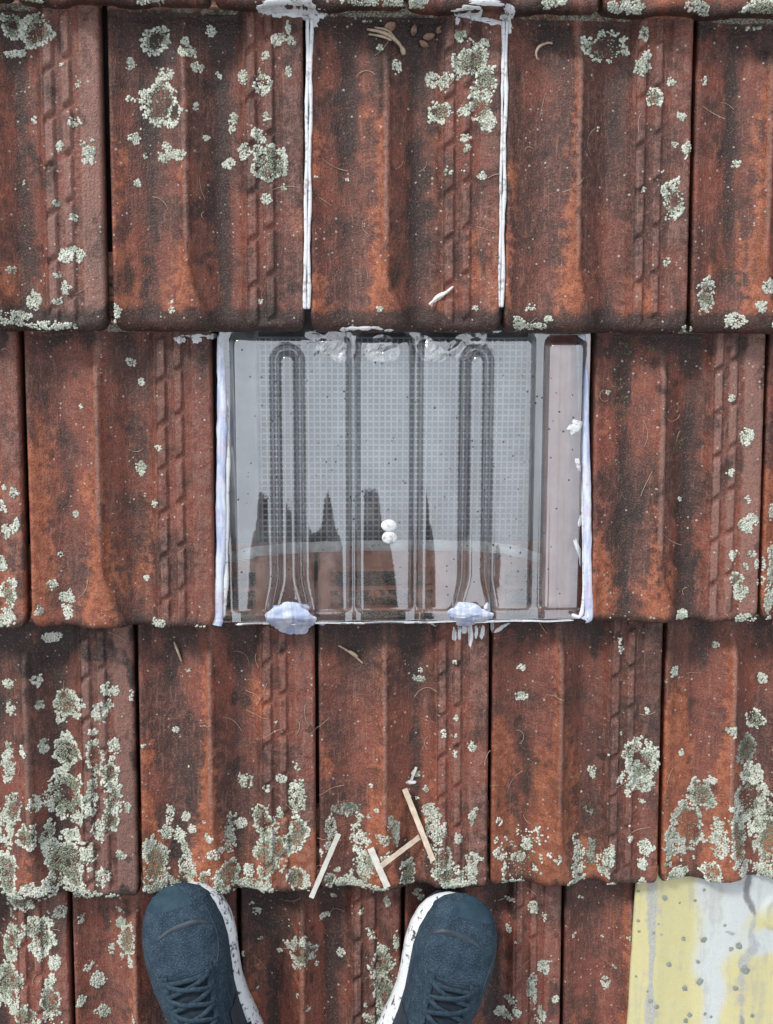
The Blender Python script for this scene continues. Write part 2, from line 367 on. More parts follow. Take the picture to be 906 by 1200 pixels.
for r in sorted(RJ):
    js = RJ[r]
    for a, b in zip(js[:-1], js[1:]):
        if r == 2 and a > SKY_X0 - 0.02 and b < SKY_X1 + 0.02: continue
        prm = (0.75, 0.62, 0.2)
        if r in JOINTS:
            for p in JOINTS[r][0]:
                if abs(PX(p, JOINTS[r][1]) - a) < 1e-6: prm = PARAM.get((r, p), prm)
        if r == 3 and abs(b - PX(162, 885)) < 1e-6: prm = (0.35, 0.85, 0.5)
        if r == 1 and abs(b - PX(125.5, 200)) < 1e-6: prm = (0.5, 0.65, 0.5)
        Y0 = butt(r)
        inview = (b > -0.08 and a < 0.86 and -1 < r < 5)
        n_id += 1
        tiles.append(dict(row=r, x0=a, w=b - a, Y0=Y0, seed=n_id * 1.7, ph=rng.uniform(0, 1), uc=0.395 + rng.uniform(-0.012, 0.012), g=rng.uniform(0.0016, 0.0027),
                          fr={1: 0.014, 0: 0.010}.get(r, 0.008), prm=prm, view=inview, dz=rng.uniform(-0.0012, 0.0012), gran=[]))
for T in tiles:
    if T['row'] == 1 and abs(T['x0'] - PX(125.5, 200)) < 1e-6: T['g'] = 0.0034
    if T['row'] == 1 and abs(T['x0'] + T['w'] - PX(125.5, 200)) < 1e-6: T['g'] = 0.0034
def tile_at(x, y):
    for T in tiles:
        if T['Y0'] <= y < T['Y0'] + L and T['x0'] <= x < T['x0'] + T['w']: return T
    return None
def surf(x, y):
    x = np.atleast_1d(np.asarray(x, float)); y = np.atleast_1d(np.asarray(y, float)); z = np.full(x.shape, -0.02)
    for T in tiles:
        m = (y >= T['Y0']) & (y < T['Y0'] + L) & (x >= T['x0']) & (x < T['x0'] + T['w'])
        if m.any(): z[m] = tile_h(T, x[m] - T['x0'], y[m] - T['Y0']) + T['dz']
    return z

# underlay felt with the hole under the clear tile
hx0, hx1 = SKY_X0 + 0.004, SKY_X1 - 0.004; hy0, hy1 = butt(2) + 0.06, butt(1) + 0.03
xs = [XMIN, hx0, hx1, XMAX]; ys = [butt(6), hy0, hy1, butt(-1) + 0.42]
V = [(x, y, -0.020) for y in ys for x in xs]
Fq = [(j * 4 + i, j * 4 + i + 1, j * 4 + 5 + i, j * 4 + 4 + i) for j in range(3) for i in range(3) if not (i == 1 and j == 1)]
gx_ = np.linspace(-1500, 1500, 41); GXX, GYY = np.meshgrid(gx_, gx_)
grd = mesh('ground', np.stack([GXX, GYY, -4.2 + 0.0 * GXX], -1).reshape(-1, 3), gridfaces(41, 41), mat_plain('grass_and_soil', (0.05, 0.065, 0.03), (0.09, 0.085, 0.06), 0.3, 0.95, 0.1, 0.2, 0.05), world=True)
grd['kind'] = 'structure'
roof = mesh('roof', V, Fq, M['underlay'], smooth=False)
roof['kind'] = 'structure'; roof['label'] = 'pitched roof of weathered red clay tiles spotted with lichen'; roof['category'] = 'roof'

def build_tile(T):
    w, g = T['w'], T['g']; hi = T['view']
    nx, ny = (54, 190) if hi else (26, 60)
    ex = [0, 0.0006, 0.0014, 0.0024, 0.0036]
    x = np.concatenate([g + np.array(ex), np.linspace(g + 0.005, 0.655 * w, nx), np.linspace(0.662 * w, w - g - 0.0065, nx), w - g - np.array([0.005, 0.0035, 0.0022, 0.0011, 0.0004, 0.0])])
    ey = [0, 0.0005, 0.0012, 0.0022, 0.0036, 0.0055, 0.008]
    y = np.concatenate([ey, np.linspace(0.0105, L + HEAD, ny)])
    X, Y = np.meshgrid(x, y); n, m = len(x), len(y)
    Z = tile_h(T, X, Y) + T['dz']
    # uneven lower edge and rounded lower corners
    fade = np.clip(1 - Y / 0.05, 0, 1)
    Yd = Y + fade * (0.0022 * (fbm(X * 35 + T['seed'], X * 0, 2) - 0.5) + 0.0016 * (fbm(X * 200, X * 0, T['seed']) - 0.5))
    rc = 0.012 if T['row'] in (1, 2) else 0.006
    dc = np.minimum(X - g, w - g - X); Yd = Yd + fade * np.where(dc < rc, rc - np.sqrt(np.maximum(rc ** 2 - (rc - dc) ** 2, 0)), 0)
    top = np.stack([X, Yd, Z], -1).reshape(-1, 3)
    fc = gridfaces(n, m)
    # skirt
    ring = np.concatenate([np.arange(n), (np.arange(1, m) * n + n - 1), ((m - 1) * n + np.arange(n - 2, -1, -1)), (np.arange(m - 2, 0, -1) * n)])
    sk = top[ring].copy(); sk[:, 2] = np.minimum(sk[:, 2] - 0.011, RISE * (1 - sk[:, 1] / L) - 0.010)
    o = len(top); k = len(ring); a = np.arange(k); b = (a + 1) % k
    sf = np.stack([ring[b], ring[a], o + a, o + b], 1)
    V = np.vstack([top, sk]); Fa = np.vstack([fc, sf])
    # masks
    wr, gr, gy = T['prm']; s = T['seed']; XX = np.concatenate([X.ravel(), sk[:, 0]]); YY = np.concatenate([Y.ravel(), np.clip(sk[:, 1], 0, 1)])
    u = XX / w; t = YY / L; uc = T['uc']
    n1 = fbm(XX * 25, YY * 9, s, 4); n2 = fbm(XX * 60, YY * 40, s + 2, 3)
    wear = wr * (0.75 * gs(u, 0.05, 0.055) * ss(0.85, 0.25, t) * ss(0.3, 0.55, n1) * 1.5 + 0.75 * gs(u, uc - 0.03, 0.085) * ss(0.62, 0.1, t)
                 + 0.50 * ss(0.38, 0.02, t) * n1 * 1.3 + 0.60 * gs(u, uc - 0.01, 0.045) + 0.30 * ss(0.9, 1.0, u) * n2 + 0.55 * ss(0.52, 0.72, n1) * ss(1.0, 0.6, t))
    hd = ss(0.99, 1.02, t); wear = np.clip(wear, 0, 1.2) * (1 - hd) + hd * 1.5
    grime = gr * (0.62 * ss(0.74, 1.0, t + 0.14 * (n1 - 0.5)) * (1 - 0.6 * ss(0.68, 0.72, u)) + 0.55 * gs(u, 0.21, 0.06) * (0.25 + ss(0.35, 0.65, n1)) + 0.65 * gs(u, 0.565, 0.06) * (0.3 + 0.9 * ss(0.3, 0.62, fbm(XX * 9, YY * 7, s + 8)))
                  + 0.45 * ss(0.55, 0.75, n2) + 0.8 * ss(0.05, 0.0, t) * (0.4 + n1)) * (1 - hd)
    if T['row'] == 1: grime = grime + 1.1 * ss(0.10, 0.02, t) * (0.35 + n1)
    band = max(gy, 0.3) * (0.9 * ss(0.69, 0.70, u) * flutes(u, YY, w, T['ph']) + 1.3 * gs(u, uc, 0.022) * ss(0.1, 0.35, t) + 0.5 * ss(0.70, 0.71, u) * (gy > 0.35)) * (1 - hd) * 1.8
    yy = YY - L; uu = ss(0.07, 0.085, u) * (1 - ss(0.66, 0.675, u))
    moss = (((yy > 0.012) & (yy < 0.032)) | ((yy > 0.036) & (yy < 0.053)) | ((yy > -0.001) & (yy < 0.008))) * uu
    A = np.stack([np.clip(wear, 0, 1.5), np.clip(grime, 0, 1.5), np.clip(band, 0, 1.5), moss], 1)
    A[:, 2] = np.maximum(A[:, 2], 0.75 * hd)
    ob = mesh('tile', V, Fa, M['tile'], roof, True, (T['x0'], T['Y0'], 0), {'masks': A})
    T['ob'] = ob
for T in tiles: build_tile(T)

# ------------------------------------------------------------------ lichen (crusts made of small lobes, one crust per tile)
LICH = [  # photo x, y, half width, half height, hollow, greenness
 (38,32,26,22,.35,.6),(8,22,14,18,.2,.6),(12,58,14,5,0,.3),(70,74,4,4,0,.2),(88,142,8,6,0,.3),(104,175,10,16,.1,.4),(85,299,17,8,0,.3),(70,322,6,5,0,.2),(80,338,8,9,0,.3),(72,352,6,5,0,.2),(38,139,5,6,0,.2),
 (15,317,6,6,0,.3),(42,352,9,12,0,.4),(18,372,24,9,0,.5),(60,381,45,4,0,.4),(68,240,4,4,0,.2),(90,98,5,5,0,.2),(70,172,5,5,0,.2),(88,255,5,5,0,.2),
 (180,40,20,17,.35,.6),(217,53,11,14,.1,.5),(188,117,26,27,.45,.5),(150,68,8,9,0,.2),(192,82,10,8,.2,.3),(193,177,8,11,0,.2),(210,182,9,7,0,.2),(155,160,6,6,0,.2),(150,113,5,4,0,.2),(314,190,21,22,.1,.5),(303,158,9,8,0,.3),(286,177,8,9,0,.3),
 (308,98,11,10,.1,.4),(303,83,4,6,0,.2),(325,43,8,7,0,.3),(341,45,7,6,0,.3),(337,28,4,8,0,.2),(285,88,8,9,0,.3),(273,136,6,8,0,.2),(271,150,6,5,0,.2),(267,191,7,6,0,.2),(311,136,6,5,0,.2),(338,82,4,5,0,.2),(136,365,9,12,0,.3),(230,75,8,5,0,.2),(254,85,5,6,0,.3),
 (244,30,8,7,0,.5),(240,160,5,4,0,.2),(333,220,5,5,0,.2),(312,233,6,5,0,.2),(168,181,4,5,0,.2),(228,125,4,7,0,.1),(160,214,4,4,0,.1),(203,363,3,4,0,.2),(310,62,5,5,0,.1),
 (540,40,10,9,0,.3),(556,66,23,20,0,.4),(568,96,16,22,0,.4),(565,125,14,20,0,.4),(572,144,10,10,0,.3),(518,130,13,13,.1,.4),(508,92,9,11,0,.3),(522,97,6,12,0,.3),(544,128,9,8,0,.3),(543,161,8,5,0,.3),(546,174,5,7,0,.2),(466,77,5,7,0,.2),(523,201,6,5,0,.2),(565,207,4,5,0,.2),(447,52,4,4,0,.1),(535,85,8,10,0,.3),(544,197,3,4,0,.1),
 (715,50,27,17,.6,.6),(757,75,10,11,0,.4),(768,112,12,11,0,.3),(788,232,14,22,.35,.4),(805,180,5,10,0,.2),(790,170,5,4,0,.2),(800,135,6,5,0,.2),(758,37,5,8,0,.2),(607,375,9,7,0,.3),(640,373,5,5,0,.2),(623,360,4,4,0,.1),(778,307,4,5,0,.2),(762,62,5,5,0,.2),(790,95,5,5,0,.1),
 (826,345,12,18,0,.3),(860,375,11,8,0,.4),(883,358,6,7,0,.05),(895,335,9,7,0,.3),(868,191,6,4,0,.2),(830,92,4,5,0,.1),(904,362,6,6,0,.3),(800,385,7,4,0,.3),(902,382,8,4,0,.3),(620,382,22,4,0,.4),
 (25,4,30,6,0,.7),(175,4,20,6,0,.7),(345,4,12,6,0,.6),(440,8,40,9,0,.7),(490,4,18,8,0,.7),(645,6,18,6,0,.7),(735,10,22,10,0,.6),(815,14,18,9,0,.6),(885,16,28,12,0,.7),
 (8,620,9,9,0,.3),(4,592,7,8,0,.2),(18,576,5,6,0,.2),(14,688,11,16,0,.4),(4,655,8,14,0,.4),(20,612,5,8,0,.3),(12,718,12,8,0,.4),(6,570,4,5,0,.1),
 (163,550,8,12,.1,.6),(150,425,9,6,0,.2),(163,449,4,5,0,.3),(182,590,5,5,0,.1),(64,683,8,8,0,.2),(80,699,10,9,0,.3),(81,717,7,11,0,.3),(36,691,4,8,0,.2),(187,727,9,7,0,.3),(237,730,8,3,0,.2),(71,650,4,4,0,.1),(88,603,4,4,0,.1),(50,712,5,6,0,.2),(172,677,4,4,0,.1),(186,525,4,3,0,.1),
 (875,511,7,9,0,.2),(860,468,4,4,0,.1),(855,553,4,5,0,.1),(874,612,9,9,0,.2),(855,646,6,7,0,.1),(876,645,8,8,0,.3),(884,658,7,7,0,.2),(857,675,11,10,.2,.3),(884,679,5,9,0,.2),(861,689,7,8,0,.2),(796,719,7,7,0,.2),(871,720,14,9,0,.4),(842,727,10,3,0,.3),(874,585,3,5,0,.1),(868,660,4,4,0,.1),
 (901,655,6,26,0,.4),(898,692,7,28,0,.5),(903,600,4,10,0,.3),(897,722,8,8,0,.5),
 (58,753,13,7,0,.2),(41,801,8,9,0,.2),(6,805,8,7,0,.3),(9,833,7,9,0,.3),(77,832,20,20,.15,.5),(44,830,5,7,0,.2),(78,884,19,18,.15,.5),(78,935,25,34,.28,.8),(82,1010,29,40,.1,.8),(57,972,9,14,0,.8),(105,995,10,16,0,.6),(116,836,9,15,.1,.4),(128,828,7,8,0,.3),(122,808,8,8,0,.2),(133,811,6,6,0,.2),(109,858,7,6,0,.2),
 (112,884,11,19,.5,.5),(134,875,8,13,0,.3),(130,907,12,13,.2,.5),(134,932,12,19,.1,.6),(133,955,11,13,.2,.5),(120,970,9,12,.1,.5),(110,918,8,9,0,.4),(108,940,8,16,0,.4),(145,996,6,6,0,.2),(123,1020,9,13,.2,.4),(40,937,10,11,0,.4),(9,900,10,24,0,.5),(16,948,14,27,.1,.7),(34,975,13,18,0,.5),(6,975,10,25,0,.6),(10,1018,15,26,.1,.7),(45,1032,16,9,0,.5),(50,876,6,8,0,.2),(137,1040,9,4,0,.4),(152,940,3,8,0,.2),(153,818,3,8,0,.2),(28,880,6,10,0,.3),(20,1040,16,6,0,.5),(100,1038,20,5,0,.6),
 (288,918,10,11,0,.3),(330,910,5,5,0,.5),(328,947,7,8,0,.3),(350,930,10,19,0,.7),(349,972,14,24,0,.8),(349,1020,12,20,0,.7),(329,990,11,24,0,.7),(310,958,12,21,.3,.6),(313,1000,14,28,.1,.8),(270,975,9,23,0,.8),(269,1018,14,22,.1,.8),(292,1015,7,9,0,.2),(302,1031,18,8,0,.5),(250,1025,17,18,.25,.4),(253,992,10,6,0,.3),(246,976,5,6,0,.2),(183,1008,14,30,.1,.8),(174,990,9,11,0,.4),(220,1005,10,27,0,.8),(200,1033,27,8,0,.6),
 (198,958,6,13,0,.3),(195,975,7,9,0,.3),(217,957,5,6,0,.2),(226,970,5,6,0,.2),(211,980,6,9,0,.4),(240,960,3,4,0,.1),(346,895,6,7,0,.2),(283,966,7,6,0,.6),(360,1025,6,14,0,.4),(205,860,4,5,0,.1),
 (388,975,8,20,0,.7),(408,948,17,8,0,1.0),(421,985,10,24,.1,.9),(428,1010,10,18,0,.8),(386,1025,11,10,0,.6),(410,1030,14,7,0,.5),(448,977,9,7,0,.2),(456,958,5,8,0,.2),(463,973,5,16,0,.5),(453,995,9,9,0,.5),(478,1018,11,17,0,.6),(505,950,11,9,0,.5),(509,972,10,20,0,.6),(515,1000,13,18,0,.7),(523,1018,15,15,0,.6),(550,1010,9,20,0,.3),(553,953,6,9,0,.3),(533,862,5,6,0,.6),(535,842,4,5,0,.2),(553,875,4,5,0,.2),(535,976,6,7,0,.2),(430,1032,20,5,0,.6),(376,995,3,5,0,.2),(535,1025,12,6,0,.4),(488,910,5,5,0,.3),(493,802,10,4,0,.7),(520,860,3,4,0,.1),
 (612,1000,31,34,.78,.6),(616,988,7,7,0,.2),(608,1003,9,6,0,.2),(600,1030,18,4,0,.4),(677,1007,8,23,0,.5),(674,980,5,6,0,.2),(707,1002,9,19,0,.5),(748,893,22,32,.4,.4),(752,905,14,18,.1,.4),(751,935,5,4,0,.2),(734,926,4,4,0,.1),(696,907,5,8,0,.1),(735,977,5,5,0,.1),(753,985,9,13,.1,.2),(749,1005,5,9,0,.2),(749,1025,6,7,0,.2),(672,1027,11,5,0,.4),(712,1028,7,3,0,.3),(585,960,4,5,0,.2),(650,998,5,5,0,.2),(692,1000,6,18,0,1.2),(690,952,6,6,0,1.3),(615,790,5,4,0,.2),(612,822,8,7,0,.1),
 (796,791,5,6,0,.2),(900,801,7,6,0,.2),(890,849,11,12,.1,.3),(801,885,4,4,0,.1),(857,857,5,6,0,.2),(822,933,14,20,0,.7),(806,968,20,32,.55,.7),(837,975,9,28,0,.8),(781,990,7,22,0,.7),(791,1018,13,9,0,.6),(834,915,5,5,0,.2),(880,880,15,16,.1,1.1),(877,940,23,40,.4,.7),(862,975,11,42,0,.7),(898,970,11,42,0,.7),(867,1012,12,9,0,.6),(893,1015,12,9,0,.5),(827,1014,11,13,0,.6),(835,915,4,4,0,.1),
 (20,1060,22,14,0,.5),(45,1100,20,27,.2,.5),(10,1110,12,30,.2,.6),(12,1155,18,36,.1,.8),(60,1172,15,25,.1,.5),(70,1075,8,9,0,.3),(62,1130,8,10,0,.3),(30,1190,20,12,0,.5),(45,1056,10,8,0,.3),
 (148,1105,11,22,.1,.4),(92,1085,5,6,0,.2),(112,1155,8,9,0,.2),(120,1190,11,8,0,.3),(100,1140,4,5,0,.2),(128,1120,5,6,0,.2),(135,1075,4,5,0,.1),(95,1175,7,9,0,.2),(140,1090,6,8,0,.3),(153,1130,8,8,0,.3),
 (355,1120,21,18,.1,.5),(400,1125,4,5,0,.2),(300,1078,5,5,0,.1),(447,1130,14,22,.1,.5),(452,1165,16,28,.15,.6),(440,1192,15,12,0,.5),(435,1098,8,8,0,.3),(455,1062,4,5,0,.1),(380,1085,8,4,0,.4),(425,1075,4,4,0,.2),(465,1105,4,14,0,.3),
 (601,1062,6,5,0,.1),(627,1068,6,6,0,.2),(638,1135,7,8,0,.2),(624,1160,6,17,.1,.2),(590,1190,9,6,0,.1),(600,1172,7,5,0,.1),(598,1095,4,5,0,.1),(640,1078,3,6,0,.1),(605,1185,5,6,0,.1),(492,1054,6,4,0,.2),(495,1062,3,3,0,.1),(712,1155,5,6,.3,.1),(632,1190,6,10,0,.2)]
def spray(cx, cy, rx, ry, hollow, green, sd):
    """centres, radii, heights and tones of the lobes of one crust (roof metres)"""
    sp = 0.0013; m = 1.75
    nx = int(2 * m * rx / sp) + 1; ny = int(2 * m * ry / sp) + 1
    gx, gy = np.meshgrid(np.linspace(-m * rx, m * rx, nx), np.linspace(-m * ry, m * ry, ny))
    gx = gx.ravel() + rng.uniform(-.6, .6, nx * ny) * sp; gy = gy.ravel() + rng.uniform(-.6, .6, nx * ny) * sp
    d = np.hypot(gx / rx, gy / ry)
    X, Y = cx + gx, cy + gy
    big = min(rx, ry) * 1000
    nz = fbm(X * 70, Y * 70, sd, 2) - 0.5; nf = fbm(X * 260, Y * 260, sd + 3, 2) - 0.5
    thr = 1.0 + 1.1 * nz + (0.9 if big < 12 else 0.65) * nf
    dn = d / np.maximum(thr, 0.15)
    keep = (dn < 1) & (rng.random(len(d)) < 0.93)
    if hollow > 0:
        hn = hollow * (0.75 + 1.0 * (fbm(X * 110, Y * 110, sd + 7, 2)))
        keep &= (dn > hn) | (rng.random(len(d)) < 0.10)
    # gaps
    keep &= ~((fbm(X * 160, Y * 160, sd + 11, 2) > 0.66) & (rng.random(len(d)) < 0.8))
    X, Y, dn = X[keep], Y[keep], dn[keep]; n = len(X)
    rim = ss(0.45, 0.95, dn) if big > 9 else np.full(n, 0.8)
    r = (0.00085 + 0.00055 * rim) * rng.uniform(0.7, 1.4, n); h = r * rng.uniform(0.05, 0.42, n) + 0.0002 + 0.0003 * rim
    tone = rng.uniform(0.8, 1.12, n)
    pale = np.array([0.42, 0.435, 0.375]); mid = np.array([0.165, 0.192, 0.138]); dark = np.array([0.10, 0.115, 0.085])
    f = np.clip(rim + rng.normal(0, 0.22, n) + 0.2 - 0.38 * green + 1.6 * (fbm(X * 120, Y * 120, sd + 2, 2) - 0.5), 0, 1)[:, None]
    c = (mid * (1 - f) + pale * f) * tone[:, None] * rng.uniform(0.82, 1.06)
    dk = rng.random(n) < (0.03 + 0.30 * green * (1 - rim)); c[dk] = dark * rng.uniform(0.6, 1.4, (dk.sum(), 1))
    if green > 0.95: c = c * 0.55
    return X, Y, r, h, c
GR = []
for i, (px, py, rx, ry, ho, gr) in enumerate(LICH):
    x, y = P(px, py, 0.022); sc = P(px + 1, py, 0.022)[0] - x
    GR.append(spray(x, y, max(rx * .9, 3) * sc, max(ry * .9, 3) * sc * 1.03, ho, gr, i * 1.31))
# tiny scattered thalli
ns = 620
xs_ = rng.uniform(-0.06, 0.82, ns); ys_ = rng.uniform(-0.19, 0.98, ns)
dens = 0.12 + 0.75 * ss(0.34, 0.0, ys_) * (1 - 0.5 * ss(0.35, 0.7, xs_)) + 0.28 * ss(0.12, -0.05, xs_) + 0.2 * ss(0.6, 0.7, xs_)
for k in np.nonzero((rng.random(ns) < dens) & (fbm(xs_ * 14, ys_ * 14, 4) > 0.42))[0]:
    q = rng.uniform(0.0011, 0.0032)
    GR.append(spray(xs_[k], ys_[k], q, q * rng.uniform(0.8, 1.4), 0, 0.1, k * 0.77))
GX, GY, GRd, GH = (np.concatenate([g[i] for g in GR]) for i in range(4)); GC = np.concatenate([g[4] for g in GR])
ndome = 5
def domes(x, y, z, r, h, c):
    n = len(x); an = rng.uniform(0, 6.28, n)[:, None] + np.arange(ndome)[None] * (2 * math.pi / ndome)
    jr = rng.uniform(0.72, 1.25, (n, ndome)); V = np.zeros((n, 2 * ndome + 1, 3))
    V[:, :ndome, 0] = x[:, None] + np.cos(an) * r[:, None] * jr; V[:, :ndome, 1] = y[:, None] + np.sin(an) * r[:, None] * jr; V[:, :ndome, 2] = (z - 0.0009)[:, None]
    V[:, ndome:-1, 0] = x[:, None] + np.cos(an) * r[:, None] * jr * 0.85; V[:, ndome:-1, 1] = y[:, None] + np.sin(an) * r[:, None] * jr * 0.85; V[:, ndome:-1, 2] = (z + h * 0.75)[:, None]
    V[:, -1, 0] = x; V[:, -1, 1] = y; V[:, -1, 2] = z + h * rng.uniform(0.6, 1.1, n)
    k = np.arange(ndome); k2 = (k + 1) % ndome
    f = np.vstack([np.stack([k, k2, ndome + k2], 1), np.stack([k, ndome + k2, ndome + k], 1), np.stack([ndome + k, ndome + k2, np.full(ndome, 2 * ndome)], 1)])
    Fa = (f[None] + (np.arange(n) * (2 * ndome + 1))[:, None, None]).reshape(-1, 3)
    C = np.ones((n, 2 * ndome + 1, 4)); C[:, :, :3] = c[:, None, :]; C[:, -1, :3] *= 1.12; C[:, :ndome, :3] *= 0.9
    return V.reshape(-1, 3), Fa, C.reshape(-1, 4)
for T in tiles:
    if not T['view']: continue
    lx, ly = GX - T['x0'], GY - T['Y0']
    m = (lx > T['g'] + 0.001) & (lx < T['w'] - T['g'] - 0.001) & (ly > 0.0015) & (ly < L - 0.004)
    if m.sum() < 3: continue
    z = tile_h(T, lx[m], ly[m]) + T['dz']
    V, Fa, C = domes(lx[m], ly[m], z, GRd[m], GH[m], GC[m])
    o = mesh('lichen', V, Fa, M['lichen'], T['ob'], True, attrs={'tone': C}); o['kind'] = 'stuff'
    if m.sum() > 2500: T['ob']['label'] = 'clay tile thickly crusted with grey green lichen'

# ------------------------------------------------------------------ clear plastic tile (two tiles wide)
Y2 = butt(2)
CX = lambda px: PX(px, 560, 0.024)
CY = lambda py: PY(470, py, 0.024)
cx0, cx1 = CX(259), CX(690); cy0, cy1 = CY(726), CY(388)
RIBS = [CX(338), CX(557)]
PANELS = [(CX(273), CX(409.5)), (CX(419), CX(483)), (CX(492), CX(624)), (CX(638), CX(683.5))]
PTOP = [CY(394), CY(396), CY(394), CY(398)]
def sheet_z(x, y, crown=True):
    t = (y - Y2) / L
    z = np.zeros_like(x)
    for (a, b), yt in zip(PANELS, PTOP):
        d = np.minimum(np.minimum(x - a, b - x), yt - y)
        rc = 0.008                                                   # rounded upper corners
        ddx = np.minimum(x - a, b - x); ddy = yt - y
        cor = (ddx < rc) & (ddy < rc); d = np.where(cor, rc - np.hypot(rc - ddx, rc - ddy), d)
        z = np.maximum(z, 0.0095 * ss(-0.0040, 0.0060, d))
    low = ss(CY(670), CY(716), y)
    for k, rx in enumerate(RIBS):
        ytop = CY(424)
        dd = np.where(y > ytop, np.hypot(x - rx, y - ytop), np.abs(x - rx))
        moat = 1 - ss(0.0122 + 0.006 * low, 0.0205 + 0.006 * low, dd)
        z = z * (1 - moat)
        z = z + 0.0135 * (1 - ss(0.0045 + 0.008 * low, 0.0130 + 0.008 * low, dd)) * (1 - 0.35 * low)
    # crown of the panels, so that they mirror the sky like shallow barrels
    for (a, b) in [(CX(273), CX(320)), (CX(361), CX(409.5)), PANELS[1], (CX(492), CX(533)), (CX(577), CX(624)), PANELS[3]]:
        q = (x - (a + b) / 2) / ((b - a) / 2); z = z + np.where(np.abs(q) < 1, 0.0010 * (1 - q * q) ** 1.5, 0)
    z = z * (1 - 0.9 * ss(CY(711), CY(714.5), y)) if False else z * (1 - 0.85 * (1 - ss(CY(715.5), CY(710), y)))
    wr_ = gs(x, CX(385), 0.022) * gs(y, CY(405), 0.016) + gs(x, CX(540), 0.03) * gs(y, CY(408), 0.014) + 0.8 * gs(x, CX(450), 0.02) * gs(y, CY(408), 0.010)
    z = z + wr_ * 0.0030 * (np.abs(fbm((x + y) * 35, (x - y) * 90, 3, 2) - 0.5) * 4 - 0.5)
    z = z + 0.0005 * (fbm(x * 30, y * 8, 9, 2) - 0.5)
    return z + SRISE * (1 - t) * 0.9 + 0.0065
nx, ny = 330, 250
xs_ = np.linspace(cx0, cx1, nx); ys_ = np.linspace(cy0, cy1, ny); X, Y = np.meshgrid(xs_, ys_)
Z = sheet_z(X, Y)
top = np.stack([X, Y, Z], -1).reshape(-1, 3)
ring = np.concatenate([np.arange(nx), np.arange(1, ny) * nx + nx - 1])
sk = top[ring].copy(); sk[:, 2] -= 0.005
o_ = len(top); a_ = np.arange(len(ring) - 1)
sf = np.stack([ring[a_ + 1], ring[a_], o_ + a_, o_ + a_ + 1], 1)
base = np.array([(cx0 + cx1) / 2, cy0, 0.0])
sky_t = empty('clear_roof_tile', tuple(base))
tag(sky_t, 'clear plastic roof tile with two round ribs let into the red clay tiles', 'roof tile')
mesh('clear_sheet', np.vstack([top, sk]) - base, np.vstack([gridfaces(nx, ny), sf]), M['clear'], sky_t)
# folded lip along the lower edge
lp = [(x, cy0 - 0.0015 + 0.0006 * math.sin(x * 90), float(sheet_z(np.array([x]), np.array([cy0 + 0.001]))[0]) + 0.0004) for x in np.linspace(cx0 + 0.012, cx1 - 0.012, 80)]
v, f = tube(np.array(lp) - base, 0.0014, 8); mesh('lower_lip', v, f, M['clear'], sky_t)
# water spots and grit on the sheet
px_ = rng.uniform(278, 680, 260); py_ = rng.uniform(405, 700, 260)
sx = np.array([P(a, b, 0.03) for a, b in zip(px_, py_)]); sz = sheet_z(sx[:, 0], sx[:, 1])
keep = fbm(sx[:, 0] * 40, sx[:, 1] * 40, 6) > 0.42
sx, sz = sx[keep], sz[keep]; n = len(sx)
V, Fa, C = domes(sx[:, 0] - base[0], sx[:, 1] - base[1], sz - base[2], rng.uniform(0.0006, 0.0015, n), np.full(n, 0.0008), np.full((n, 3), 0.04))
g_ = mesh('grit', V, Fa, M['dirt'], sky_t); g_['kind'] = 'stuff'

# crumpled scraps of clear film caught under the row above
def mat_film():
    k = NB('crumpled_film'); n = k.noise(k.coord(), 200, 3)
    fr = k.n('Fresnel'); fr.inputs['IOR'].default_value = 2.6
    gl = k.n('BsdfGlossy'); gl.inputs['Roughness'].default_value = 0.08; tr = k.n('BsdfTransparent'); df = k.n('BsdfDiffuse'); df.inputs['Color'].default_value = (0.6, 0.62, 0.64, 1)
    m1 = k.n('MixShader'); k.l(k.math('MULTIPLY', k.ramp(n, 0.35, 0.9), 0.5), m1.inputs[0]); k.l(tr.outputs[0], m1.inputs[1]); k.l(df.outputs[0], m1.inputs[2])
    m2 = k.n('MixShader'); k.l(fr.outputs[0], m2.inputs[0]); k.l(m1.outputs[0], m2.inputs[1]); k.l(gl.outputs[0], m2.inputs[2]); k.l(m2.outputs[0], k.out.inputs['Surface']); return k.m
M['film'] = mat_film()
